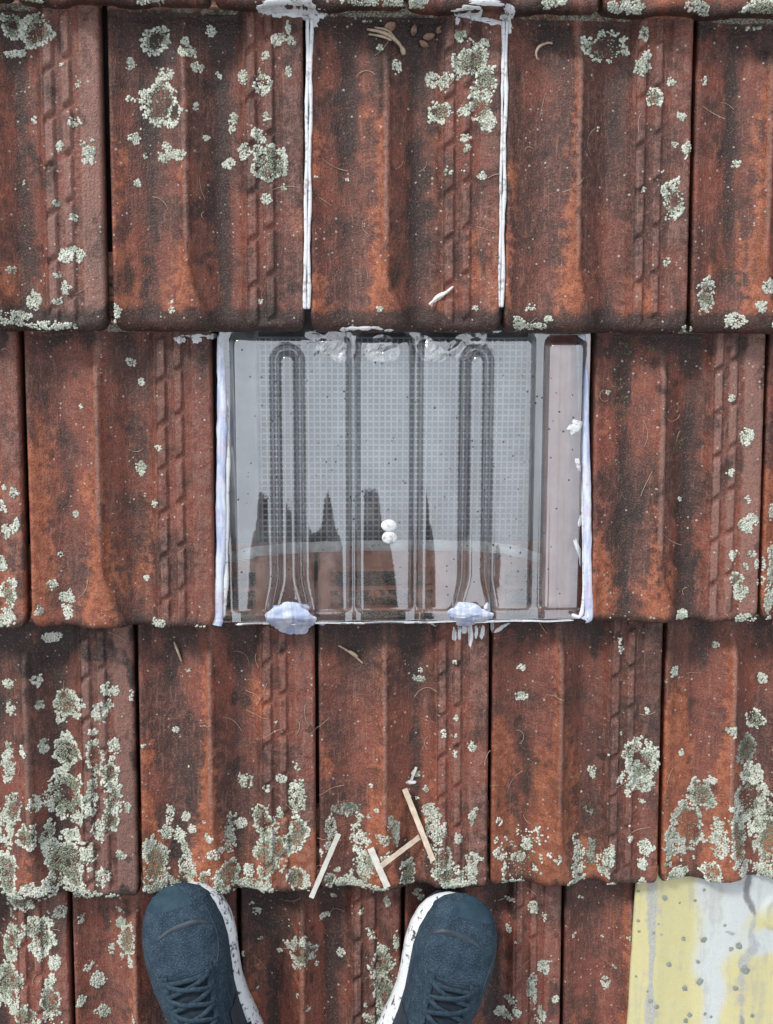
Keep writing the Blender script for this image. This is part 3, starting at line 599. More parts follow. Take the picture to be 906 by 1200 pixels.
for (poly, sd_, ang_, lab) in [([(352, 392), (380, 394), (414, 393), (416, 418), (398, 426), (386, 416), (368, 402)], 3, 0.9, 'crumpled clear film scrap at the top of the clear tile, left rib'),
                         ([(486, 397), (512, 406), (526, 421), (508, 425), (492, 414)], 7, 0.5, 'small crumpled film scrap at the top of the clear tile, left of the right rib'),
                         ([(548, 392), (574, 390), (558, 412), (540, 424), (532, 418)], 11, -0.9, 'twisted clear film scrap above the right rib of the clear tile'),
                         ([(432, 404), (466, 402), (470, 416), (446, 424), (428, 418)], 15, 0.3, 'crumpled film scrap at the top of the middle clear panel')]:
    pp = np.array([P(a, b, .04) for a, b in poly]); c2 = pp.mean(0); n_a, n_r = 40, 12; V = []
    th_ = np.arctan2(pp[:, 1] - c2[1], pp[:, 0] - c2[0]); ra = np.hypot(pp[:, 0] - c2[0], pp[:, 1] - c2[1]); od = np.argsort(th_)
    for i in range(n_r + 1):
        for j in range(n_a):
            t = -math.pi + 2 * math.pi * j / n_a; r = np.interp(t, np.concatenate([th_[od] - 2 * math.pi, th_[od], th_[od] + 2 * math.pi]), np.tile(ra[od], 3)) * i / n_r
            V.append((c2[0] + r * math.cos(t), c2[1] + r * math.sin(t)))
    V = np.array(V); ca, sa = math.cos(ang_), math.sin(ang_); q1 = V[:, 0] * ca + V[:, 1] * sa; q2 = -V[:, 0] * sa + V[:, 1] * ca
    zz = sheet_z(V[:, 0], np.minimum(V[:, 1], CY(398))) + 0.0008 + 0.0060 * np.abs(fbm(q1 * 14, q2 * 105, sd_, 1) - 0.5) * 2
    V3 = np.column_stack([V, zz]); c3 = np.array([c2[0], c2[1], zz.min()])
    fq = np.array([(i * n_a + j, (i + 1) * n_a + j, (i + 1) * n_a + (j + 1) % n_a, i * n_a + (j + 1) % n_a) for i in range(n_r) for j in range(n_a)])
    tag(mesh('film_scrap', V3 - c3, fq, M['film'], loc=tuple(c3)), lab, 'plastic film')

# what lies under the clear tile
zN = -0.046
nx0, nx1, ny0, ny1 = PX(300, 560, zN), PX(632, 560, zN), PY(470, 668, zN), PY(470, 396, zN)
step = 0.0067; parts = []
def barx(xa, xb, y, z, w, h):
    return ([(xa, y - w, z), (xb, y - w, z), (xb, y + w, z), (xa, y + w, z), (xa, y - w, z + h), (xb, y - w, z + h), (xb, y + w, z + h), (xa, y + w, z + h)],
            [(0, 3, 2, 1), (4, 5, 6, 7), (0, 1, 5, 4), (1, 2, 6, 5), (2, 3, 7, 6), (3, 0, 4, 7)])
yy = ny0
while yy < ny1: parts.append(barx(nx0, nx1, yy, zN, 0.00095, 0.0010)); yy += step
xx = nx0
while xx < nx1:
    v, f = barx(ny0, ny1, xx, zN + 0.0006, 0.00090, 0.0010); parts.append(([(b, a, c) for a, b, c in v], [q[::-1] for q in f])); xx += step
v, f = join(parts); bb = np.array([(nx0 + nx1) / 2, ny0, zN])
o = mesh('netting', np.array(v) - bb, f, M['mesh'], smooth=False, loc=tuple(bb)); tag(o, 'white square netting stretched beneath the clear plastic tile', 'netting')
ix0, ix1, iy0, iy1 = SKY_X0 - 0.02, SKY_X1 + 0.02, Y2 - 0.02, butt(1) + 0.08
X, Y = np.meshgrid(np.linspace(ix0, ix1, 60), np.linspace(iy0, iy1, 50)); Z = 0.012 * (fbm(X * 14, Y * 10, 21) - 0.5) - 0.080
bb = np.array([(ix0 + ix1) / 2, iy0, -0.08])
o = mesh('insulation_sheet', np.stack([X, Y, Z], -1).reshape(-1, 3) - bb, gridfaces(60, 50), M['foil'], loc=tuple(bb)); tag(o, 'grey insulation sheet lying under the netting below the clear tile', 'insulation')
def board(name, x0, x1, y0, y1, z0, z1, mat, label, cat):
    v, f = barx(x0, x1, (y0 + y1) / 2, z0, (y1 - y0) / 2, z1 - z0); c = np.array([(x0 + x1) / 2, y0, z0])
    v = np.array(v) - c; o = mesh(name, v, f, mat, smooth=False, loc=tuple(c)); b = o.modifiers.new('bevel', 'BEVEL'); b.width = 0.003; b.segments = 2
    return tag(o, label, cat)
board('rafter', PX(256, 560, -.03), PX(303, 560, -.03), iy0 + 0.05, iy1, -0.078, -0.030, M['board'], 'pale timber rafter under the left edge of the clear tile', 'rafter')
board('rafter', PX(622, 560, -.03), PX(645, 560, -.03), iy0 + 0.05, iy1, -0.078, -0.030, M['board'], 'pale timber rafter under the right side of the clear tile', 'rafter')
# clay interlock of the tile to the right, seen through the clear flange
Th = [T for T in tiles if T['row'] == 2 and abs(T['x0'] - SKY_X1) < 1e-6][0]
iw0, iw1 = CX(640) - Th['x0'], -0.001
X, Y = np.meshgrid(np.linspace(iw0, iw1, 46), np.linspace(0.004, L - 0.002, 60)); q = (X - iw0) / (iw1 - iw0)
Z = RISE * (1 - Y / L) * 0.9 - 0.004 + 0.0035 * ss(0.02, 0.08, q) * (1 - ss(0.30, 0.36, q)) + 0.003 * ss(0.42, 0.47, q) * (1 - ss(0.55, 0.6, q)) - 0.002 * ss(0.62, 0.66, q) + 0.0008 * (fbm(X * 150, Y * 60, 3) - 0.5)
mesh('interlock', np.stack([X, Y, Z], -1).reshape(-1, 3), gridfaces(46, 60), M['clay_pink'], Th['ob'])
# frayed white cloth edge
pts = spline([(*P(266, 652, .0), .006), (*P(300, 645, .0), .008), (*P(345, 640, 0), .010), (*P(420, 637, 0), .012), (*P(500, 636, 0), .012), (*P(560, 638, 0), .011), (*P(600, 643, 0), .009), (*P(634, 653, 0), .006)], 90)
c0 = pts[45].copy(); fp = []
prof = [(-0.0075, -0.001), (-0.004, 0.0015), (0, 0.0022), (0.004, 0.001), (0.007, -0.002)]
V = []; 
for i, p in enumerate(pts):
    for k, (dy, dz) in enumerate(prof):
        j = 0.0016 * (fbm(np.array([i * 0.35]), np.array([k * 2.0]), 5)[0] - 0.5); V.append((p[0], p[1] + dy * 0.8 + j * 2, p[2] + dz + j))
fp.append((V, [(i * 5 + k, i * 5 + 5 + k, i * 5 + 6 + k, i * 5 + 1 + k) for i in range(len(pts) - 1) for k in range(4)]))
cloth = empty('cloth_edge', tuple(c0)); tag(cloth, 'frayed white cloth strip stretched across under the clear tile', 'cloth')
v, f = join(fp); mesh('hem', np.array(v) - c0, f, M['fabric'], cloth)
fp = []
for i in range(70):
    p = pts[rng.integers(0, 90)]; a = rng.uniform(-0.4, 0.4); l = rng.uniform(0.004, 0.018); s_ = rng.choice([-1, 1])
    q = [(p[0] + l * t * math.cos(a), p[1] + s_ * 0.003 + l * t * math.sin(a) * 0.6, p[2] + 0.002 + 0.002 * math.sin(3 * t)) for t in (0, .5, 1)]
    fp.append(tube(q, 0.00035, 4, cap=False))
v, f = join(fp); o = mesh('loose_threads', np.array(v) - c0, f, M['fabric'], cloth); o['kind'] = 'stuff'

# ------------------------------------------------------------------ sealant
def anysurf(x, y):
    z = surf(x, y); x = np.atleast_1d(x); y = np.atleast_1d(y)
    m = (x > cx0) & (x < cx1) & (y > cy0) & (y < CY(392))
    if m.any(): z[m] = np.maximum(z[m], sheet_z(x[m], y[m]))
    return z
def lump(cx, cy, rx, ry, hgt, sd, rough=0.35, rot=0.0, nseg=36, nring=9, ripple=0.0, zb=None, sink=0.0006):
    """a lump of paste pressed onto whatever is under it; returns verts/faces in roof metres"""
    V = []; Fc = []
    th = np.arange(nseg) * 2 * math.pi / nseg
    ro = 1 + rough * (fbm(np.cos(th) * 1.6 + sd, np.sin(th) * 1.6, sd, 4) - 0.5) * 2
    pts = []
    for i in range(nring + 1):
        q = i / nring; rr = q * ro
        X = cx + (np.cos(th) * rx * rr) * math.cos(rot) - (np.sin(th) * ry * rr) * math.sin(rot)
        Y = cy + (np.cos(th) * rx * rr) * math.sin(rot) + (np.sin(th) * ry * rr) * math.cos(rot)
        z0 = anysurf(X, Y) if zb is None else (zb(X, Y) if callable(zb) else np.full(nseg, zb))
        hh = hgt * math.sqrt(max(1 - q ** 2.4, 0)) * (0.75 + 0.5 * fbm(X * 90, Y * 90, sd, 3)) + ripple * (fbm(X * 60, Y * 260, sd, 2) - 0.5) * (1 - q)
        pts.append(np.stack([X, Y, z0 + hh - sink], 1))
    V = np.vstack(pts)
    for i in range(nring):
        for k in range(nseg):
            k2 = (k + 1) % nseg; Fc.append((i * nseg + k, (i + 1) * nseg + k, (i + 1) * nseg + k2, i * nseg + k2))
    return [tuple(p) for p in V], Fc
def put(name, parts, mat, label, cat, group=None, smooth=True):
    v, f = join(parts); v = np.array(v, float); c = v.mean(0); c[2] = v[:, 2].min()
    return tag(mesh(name, v - c, f, mat, smooth=smooth, loc=tuple(c)), label, cat, group)
def part(name, parts, mat, parent, org, smooth=True):
    v, f = join(parts); return mesh(name, np.array(v, float) - np.array(org), f, mat, parent, smooth)
def bead(pxs, z, r, flat, sd, n=90, wob=0.25):
    """extruded bead along photo points, at height z (callable or number)"""
    pts = spline([P(a, b, 0.03) for a, b in pxs], n); V = []; out = []; rad = []
    for i, (x, y) in enumerate(pts):
        zz = z(x, y) if callable(z) else z
        out.append((x + 0.0005 * math.sin(i * 0.13 + sd), y, zz)); rad.append(r * (1 + wob * (2 * float(fbm(np.array([i * 0.12]), np.array([sd]), 3, 3)[0]) - 1)))
    rad[0] *= 0.6; rad[-1] *= 0.6
    return tube(out, rad, 10, flat)
# beads along both sides of the clear tile
def sealbead(name, px, label, sd, r, off):
    e = empty(name, (*P(px[0][0], px[-1][1]), 0.02)); org = np.array([*P(px[0][0], px[-1][1]), 0.02]); tag(e, label, 'sealant')
    zf = lambda x, y: RISE * (1 - (y - Y2) / L) + off
    part('bead', [bead(px, zf, r, 0.42, sd, 150, 0.28)], M['seal'], e, org)
    return e, org, zf
eL, oL, zfL = sealbead('sealant_bead', [(257, 394), (258, 470), (258.5, 560), (258, 650), (256, 715), (255, 731)], 'pale lavender sealant bead down the left edge of the clear tile', 3, 0.0054, 0.004)
part('smear', [bead([(264, 400), (265, 480), (265.5, 560), (265, 650), (262, 722)], lambda x, y: zfL(x, y) - 0.002, 0.0026, 0.6, 8, 110, 0.6)], M['wseal'], eL, oL)
eR, oR, zfR = sealbead('sealant_bead', [(688, 392), (689, 470), (689, 560), (688.5, 650), (688, 715), (684, 724)], 'white and lavender sealant bead down the right edge of the clear tile', 5, 0.0046, 0.006)
sm = [bead([(683, 402), (683, 450), (684, 560), (684, 650), (681, 715), (668, 719)], lambda x, y: zfR(x, y) - 0.001, 0.0019, 0.6, 12, 110, 0.7)]
for (a, b, rx, ry, ro) in [(676, 503, .0085, .005, .4), (680, 497, .006, .004, -.6), (679, 545, .004, .008, .3), (677, 640, .0022, .014, .35), (682, 655, .003, .012, .1), (681, 612, .003, .006, 0)]:
    x, y = P(a, b, .033); sm.append(lump(x, y, rx, ry, 0.0015, a * .1, 0.8, ro, 36, 6))
part('smear', sm, M['wseal'], eR, oR)
# lumps over the lower ends of the ribs
ZB = lambda X, Y: 0.012 + 0.030 * ss(cy0 - 0.022, cy0 + 0.012, Y)
x, y = P(342, 727, .035); put('sealant_blob', [lump(x, y, .0275, .0200, .0022, 2.2, .55, 0, 70, 14, .008, ZB), lump(*P(341, 716, .035),   .021, .010, .006, 5.2, .15), lump(*P(378, 737, .03), .006, .003, .002, 3.1, .5), lump(*P(324, 741, .03), .004, .0035, .002, 4.1, .5)],
    M['seal'], 'lavender sealant blob over the lower end of the left clear rib', 'sealant')
x, y = P(550, 722, .035); put('sealant_blob', [lump(x, y, .0255, .0150, .0022, 7.2, .5, 0, 70, 14, .008, ZB), lump(*P(547, 715, .035), .017, .009, .006, 5.9, .15), lump(*P(571, 712, .035), .0045, .005, .006, 1.9, .2)],
    M['seal'], 'pale blue sealant blob over the lower end of the right clear rib', 'sealant')
drips = []
for (a, b, rx, ry, ro) in [(534, 747, .0028, .010, 0), (540, 744, .002, .013, .05), (553, 748, .0038, .015, 0), (560, 744, .0025, .009, 0), (567, 745, .003, .010, -.1), (546, 742, .004, .006, 0), (589, 742, .009, .0028, .45), (596, 739, .006, .002, .4), (506, 735, .007, .002, -.6), (580, 738, .002, .008, 0), (618, 735, .0025, .002, 0)]:
    drips.append(lump(*P(a, b, .022), rx, ry, .0012, a * .13, .55, ro, 20, 5))
put('sealant_drips', drips, M['wseal'], 'white sealant drips on the clay tile below the right clear rib', 'sealant')
# beads run into two joints of the row above
for jx, jt, jb, lab in [((362.5, 359.5), 16, 362, 'white sealant run down the joint above the left half of the clear tile'), ((596, 585), 18, 360, 'white sealant run down the joint above the right half of the clear tile')]:
    def zj(x, y): return RISE * (1 - (y - butt(1)) / L) + 0.0075
    def jp(dx): return [(jx[0] + (jx[1] - jx[0]) * t + dx, jt + (jb - jt) * t) for t in (0, .2, .4, .6, .8, 1)]
    org = np.array([*P(jx[1], jb), .02]); e = empty('sealant_joint', tuple(org)); tag(e, lab, 'sealant')
    part('bead', [bead(jp(-1.9), zj, .0020, .7, jx[0], 160, .35)], M['wseal'], e, org)
    part('bead', [bead(jp(2.2), zj, .0019, .7, jx[0] + 3, 160, .45)], M['wseal'], e, org)
    tp = []
    if jx[0] < 400:
        lst = [(335, 12, .028, .005, -.05), (356, 8, .016, .007, 0), (366, 18, .006, .010, .5), (318, 10, .014, .004, 0), (375, 14, .006, .003, .3)]
    else:
        lst = [(548, 15, .016, .0028, -.1), (565, 19, .016, .0026, -.15), (585, 23, .012, .003, -.1), (594, 14, .007, .008, 0), (538, 20, .003, .005, 0), (600, 28, .003, .006, 0), (570, 9, .022, .003, 0)]
    for (a, b, rx, ry, ro) in lst: tp.append(lump(*P(a, b, .022), rx, ry, .0012, a * .17, .8, ro, 40, 6))
    part('smear', tp, M['wseal'], e, org)
# smears at row edges
put('sealant_smear', [lump(*P(a, b, .03), rx, ry, .0010, a * .3, .8, ro, 36, 6) for a, b, rx, ry, ro in [(421, 385, .016, .0025, .05), (440, 384, .010, .002, -.1), (404, 386, .006, .002, 0), (455, 387, .005, .0015, 0)]], M['wseal'], 'thin white sealant smear on the tile edge above the clear tile', 'sealant')
put('sealant_smear', [lump(*P(a, b, .022), rx, ry, .0009, a * .3, .8, ro, 36, 6) for a, b, rx, ry, ro in [(228, 394, .016, .002, 0), (210, 399, .006, .005, 0), (229, 399, .006, .005, 0), (245, 396, .006, .003, 0)]], M['wseal'], 'white sealant smear at the upper right corner of the tile left of the clear tile', 'sealant')
# two white dabs on the netting side of the sheet
v1 = lump(*P(456, 617, .036), .0088, .0072, .0028, 1.0, .08); v2 = lump(*P(457, 631, .036), .0088, .0072, .0028, 3.0, .08)
put('sealant_dab', [v1, v2], M['wseal'], 'small white figure eight shaped dab on the middle of the clear tile', 'sealant')

# ------------------------------------------------------------------ yellowed fibreglass panel
fx0, fx1 = PX(746, 1100, .035), PX(746, 1100, .035) + 0.42; fy0, fy1 = -L + 0.0, 0.016
nx, ny = 150, 110
X, Y = np.meshgrid(np.linspace(fx0, fx1, nx), np.linspace(fy0, fy1, ny))
X = X + (0.010 * (Y - (-0.0)) / -0.3) * -1.0 * np.clip(1 - (X - fx0) / 0.05, 0, 1) + 0.0012 * (fbm(Y * 40, Y * 0, 4) - 0.5) * np.clip(1 - (X - fx0) / 0.01, 0, 1)
qx = X - fx0
Z = 0.0215 + RISE * 0.9 * (1 - (Y + L) / L) + 0.0035 * np.cos((qx - 0.02) * 2 * math.pi / 0.105) * 0.6 + 0.0022 * gs(qx, 0.024, 0.012) - 0.0016 * gs(qx, 0.072, 0.012) + 0.0018 * (fbm(X * 20, Y * 9, 31) - 0.5)
ccx, ccy = P(917, 1074, .035); rd = np.hypot(X - ccx, Y - ccy); Z = Z + 0.0035 * (1 - ss(0.019, 0.024, rd)) - 0.0016 * (1 - ss(0.012, 0.018, rd))
def pm(lst):
    m = np.zeros_like(X)
    for a, b, rx, ry in lst:
        x, y = P(a, b, .03); m = np.maximum(m, np.exp(-(((X - x) / rx) ** 2 + ((Y - y) / ry) ** 2)))
    return m
def stroke(pts, w, n=60):
    p = spline(pts, n); m = np.zeros_like(X)
    for i, (a, b) in enumerate(p):
        x, y = P(a, b, .03); r = np.interp(i / (n - 1), np.linspace(0, 1, len(w)), w); m = np.maximum(m, np.exp(-((X - x) ** 2 + (Y - y) ** 2) / r ** 2))
    return m
pale = np.clip(pm([(855, 1040, .035, .025), (905, 1040, .05, .035), (900, 1105, .03, .018), (800, 1026, .03, .004)]) + 0.9 * stroke([(855, 1050), (845, 1090), (828, 1130), (835, 1160), (828, 1200)], [.032, .032, .024, .018, .013]), 0, 1.0)
grey = np.maximum(stroke([(766, 1022), (765, 1060), (764, 1095), (762, 1125), (761, 1150), (759, 1172), (757, 1205)], [.0075, .0085, .0065, .004, .003, .008, .009]), 0.8 * stroke([(886, 1075), (880, 1095), (884, 1110), (872, 1122), (867, 1140), (866, 1200)], [.005, .006, .009, .010, .007, .004]))
dark = np.maximum(stroke([(905, 1022), (885, 1026), (880, 1036), (876, 1050), (881, 1062), (886, 1074)], [.006, .006, .006, .0045, .005, .003]), 0.7 * stroke([(852, 1092), (858, 1094)], [.004, .004], 6))
dark = np.maximum(dark, 0.75 * stroke([(866, 1185), (868, 1200)], [.003, .004], 6))
A = np.stack([pale, grey, dark, np.ones_like(X)], -1).reshape(-1, 4)
bb = np.array([fx0, fy0, 0.0])
fp = empty('fibreglass_panel', tuple(bb)); tag(fp, 'yellowed translucent fibreglass panel with grey stains in the lower right corner', 'roof panel')
topv = np.stack([X, Y, Z], -1).reshape(-1, 3)
ring = np.concatenate([np.arange(ny - 1, -1, -1) * nx, np.arange(1, nx)]); sk = topv[ring].copy(); sk[:, 2] -= 0.004
a_ = np.arange(len(ring) - 1); sf = np.stack([ring[a_ + 1], ring[a_], len(topv) + a_, len(topv) + a_ + 1], 1)
mesh('sheet', np.vstack([topv, sk]) - bb, np.vstack([gridfaces(nx, ny), sf]), M['fibre'], fp, attrs={'masks': np.vstack([A, A[ring]])})
def fz(x, y):
    i = np.argmin((X - x) ** 2 + (Y - y) ** 2); return float(Z.ravel()[i])
fpX, fpY, fpZ = X, Y, Z
spots = []
for (a, b, r) in [(828, 1106, 4), (858, 1114, 3), (867, 1110, 4.5), (873, 1137, 5.5), (861, 1157, 3.5), (822, 1153, 5.5), (803, 1160, 3.5), (784, 1132, 4), (803, 1105, 3), (820, 1131, 2.8), (808, 1190, 3.5), (803, 1196, 3.2), (826, 1188, 2.5), (833, 1190, 2), (852, 1088, 2), (880, 1188, 2.8), (751, 1050, 2), (750, 1083, 2), (751, 1095, 2), (761, 1171, 2.8), (768, 1177, 3), (830, 1050, 2), (819, 1063, 2), (781, 1057, 3.6), (767, 1095, 2.2), (773, 1085, 1.2), (776, 1097, 1.3), (758, 1160, 1.3), (800, 1064, 1.4), (746, 1145, 1.6)]:
    x, y = P(a, b, .035); x0_ = x; spots.append(lump(x, y, r * .00098, r * .00095, .0004, a * .7, .5, 0, 18, 3, 0, fz(x, y) + .0003, 0.0))
part('stain_spots', spots, M['spot'], fp, bb)['kind'] = 'stuff'

# ------------------------------------------------------------------ litter on the tiles
def strip(p0, p1, w, t, lift, zoff=0.0):
    t = t * 0.6
    a = np.array([*P(*p0, .03)]); b = np.array([*P(*p1, .03)]); d = (b - a) / np.linalg.norm(b - a); n = np.array([-d[1], d[0]])
    V = []; N = 14
    zs = anysurf(*(np.array([a + (b - a) * k / (N - 1) for k in range(N)]).T)); zl = np.linspace(zs[:3].max() + lift[0], zs[-3:].max() + lift[1], N); zl = zl + max(0, float((zs - zl).max()) + 0.0005)
    for k in range(N):
        c = a + (b - a) * k / (N - 1)
        for s1, s2 in ((-1, 0), (1, 0), (1, 1), (-1, 1)):
            q = c + n * s1 * w / 2 * (1 + .06 * math.sin(k * 2.1)); V.append((q[0], q[1], zl[k] + s2 * t + zoff))
    Fc = [(k * 4 + i, k * 4 + 4 + i, k * 4 + 4 + (i + 1) % 4, k * 4 + (i + 1) % 4) for k in range(N - 1) for i in range(4)] + [(0, 1, 2, 3), (N * 4 - 1, N * 4 - 2, N * 4 - 3, N * 4 - 4)]
    return V, Fc
org = np.array([*P(490, 985), .03]); e = empty('plastic_clip', tuple(org)); tag(e, 'cream plastic H shaped strip lying on the tile between the shoes', 'plastic clip')
part('crossbar', [strip((475, 929), (507, 1005), .0062, .002, (.003, .003))], M['strip'], e, org, False)
part('stem', [strip((446, 1006), (492, 982), .0058, .002, (.0025, .004))], M['strip'], e, org, False)
part('crossbar', [strip((434, 990), (453, 1030), .0075, .0022, (.003, .002))], M['strip2'], e, org, False)
put('plastic_strip', [strip((397, 977), (365, 1044), .0055, .0025, (.003, .004))], M['strip2'], 'straight pale grey plastic strip left of the H shaped strip', 'plastic strip', None, False)
org = np.array([*P(484, 918), .03]); e = empty('plastic_pin', tuple(org)); tag(e, 'tiny white T shaped plastic pin above the H shaped strip', 'plastic pin')
part('shank', [strip((489, 905), (483, 922), .0028, .002, (.004, .001))], M['strip2'], e, org, False)
part('cap', [lump(*P(483, 924, .03), .0068, .0028, .003, 2.0, .1)], M['wseal'], e, org)
def stem(pxs, r, lift=0.002, n=20):
    pts = spline([P(a, b, .025) for a, b in pxs], n); z = anysurf(pts[:, 0], pts[:, 1]); z = np.maximum(z, z.mean() - .002)
    return tube([(x, y, zz + lift + r) for (x, y), zz in zip(pts, z)], [r * (0.5 + 0.8 * math.sin(math.pi * (0.1 + 0.8 * i / n))) for i in range(n)], 6)
put('dry_stalk', [stem([(397, 763), (408, 770), (416, 776), (426, 784)], .0011), stem([(410, 770), (420, 777)], .0016)], M['straw'], 'thin pale straw on the tile below the left sealant blob', 'straw')
put('dry_stalk', [stem([(201, 759), (205, 769), (210, 782)], .0011)], M['straw'], 'short dry straw near the top of the tile left of centre', 'straw')
put('dry_stalk', [stem([(431, 29), (445, 32), (457, 37), (468, 46), (474, 55)], .0016, .003), stem([(433, 35), (448, 38), (460, 43)], .0011, .003), stem([(440, 27), (455, 31), (464, 40)], .0010, .004), stem([(472, 50), (475, 60)], .0022)], M['straw'], 'forked dry plant stalk lying near the top of the roof', 'straw')
put('dry_stalk', [stem([(634, 64), (633, 56), (637, 49), (646, 45), (652, 46)], .0011, .002)], M['straw'], 'small curled dry tendril near the top of a tile', 'straw')
put('feather', [stem([(502, 357), (510, 350), (518, 345), (529, 336)], .0013, .002), lump(*P(515, 347, .03), .0085, .0028, .0016, 3, .5, .75), lump(*P(508, 353, .03), .006, .002, .0014, 5, .5, .6)], M['feather'], 'small white feather near the lower edge of the middle upper tile', 'feather')
# fallen leaves under the top row
def leaf(px, py, l, w, a, sd):
    x, y = P(px, py, .022); V = []; N = 9
    for i in range(N):
        t = i / (N - 1); ww = w * math.sin(math.pi * (0.06 + 0.94 * t)) ** 0.8
        for s in (-1, -.5, 0, .5, 1):
            lx, ly = (t - .5) * l, s * ww; V.append([x + lx * math.cos(a) - ly * math.sin(a), y + lx * math.sin(a) + ly * math.cos(a), 0.0025 + 0.0022 * abs(s) + 0.002 * math.sin(t * 4 + sd)])
    V = np.array(V); V[:, 2] += float(anysurf([x], [y]).max()) 
    return [tuple(p) for p in V], [(i * 5 + k, i * 5 + 5 + k, i * 5 + 6 + k, i * 5 + 1 + k) for i in range(N - 1) for k in range(4)]
for (a, b, l, w, an, lab) in [(458, 28, .015, .0045, .6, 'tan dead leaf at the foot of the forked stalk'), (487, 30, .012, .003, 1.4, 'narrow brown dead leaf right of the forked stalk'), (505, 38, .013, .0035, .3, 'curled brown dead leaf left of the white sealed corner'), (499, 47, .011, .003, -.5, 'brown leaf scrap below the other dead leaves'), (517, 31, .010, .003, .9, 'brown leaf scrap nearest the white sealed corner')]:
    put('dead_leaf', [leaf(a, b, l, w, an, a)], M['leaf'], lab, 'leaf')
# moss and grit collected at the head of the tile right of the clear tile
ms = []
for (a, b, r) in [(730, 408, 5), (738, 402, 4), (724, 432, 4), (734, 460, 6), (740, 470, 5), (728, 478, 4), (731, 492, 4), (800, 520, 5), (797, 526, 4), (803, 516, 3), (726, 545, 2.5), (727, 562, 3), (742, 415, 3), (770, 410, 3), (733, 448, 4), (723, 455, 3), (738, 484, 3)]:
    for k in range(5):
        x, y = P(a + rng.normal(0, r * .7), b + rng.normal(0, r * .7), .022); ms.append(lump(x, y, rng.uniform(.0008, .0022), rng.uniform(.0008, .0022), .0014, a + k, .4, 0, 8, 2))
o = put('moss', ms, M['mosslump'], 'dark moss crumbs on the tile right of the clear tile', 'moss'); o['kind'] = 'stuff'

# fine dry root fibres stuck to the tiles
fb = []
for i in range(130):
    x, y = rng.uniform(-0.05, 0.80), rng.uniform(-0.16, 0.95); a = rng.uniform(0, 6.28); ln = rng.uniform(0.008, 0.032); cv = rng.normal(0, 1.1); q = []
    if SKY_X0 - .01 < x < SKY_X1 + .01 and Y2 - .01 < y < Y2 + L: continue
    for t in np.linspace(0, 1, 9): q.append((x, y)); x += math.cos(a) * ln / 8; y += math.sin(a) * ln / 8; a += cv / 8
    q = np.array(q); z = surf(q[:, 0], q[:, 1]); z = np.maximum(z, z.mean() - .001)
    fb.append(tube([(p[0], p[1], zz + .0007) for p, zz in zip(q, z)], rng.uniform(.00022, .00038), 4, cap=False))
v, f = join(fb); o = mesh('root_fibres', np.array(v), f, M['straw'], roof); o['kind'] = 'stuff'

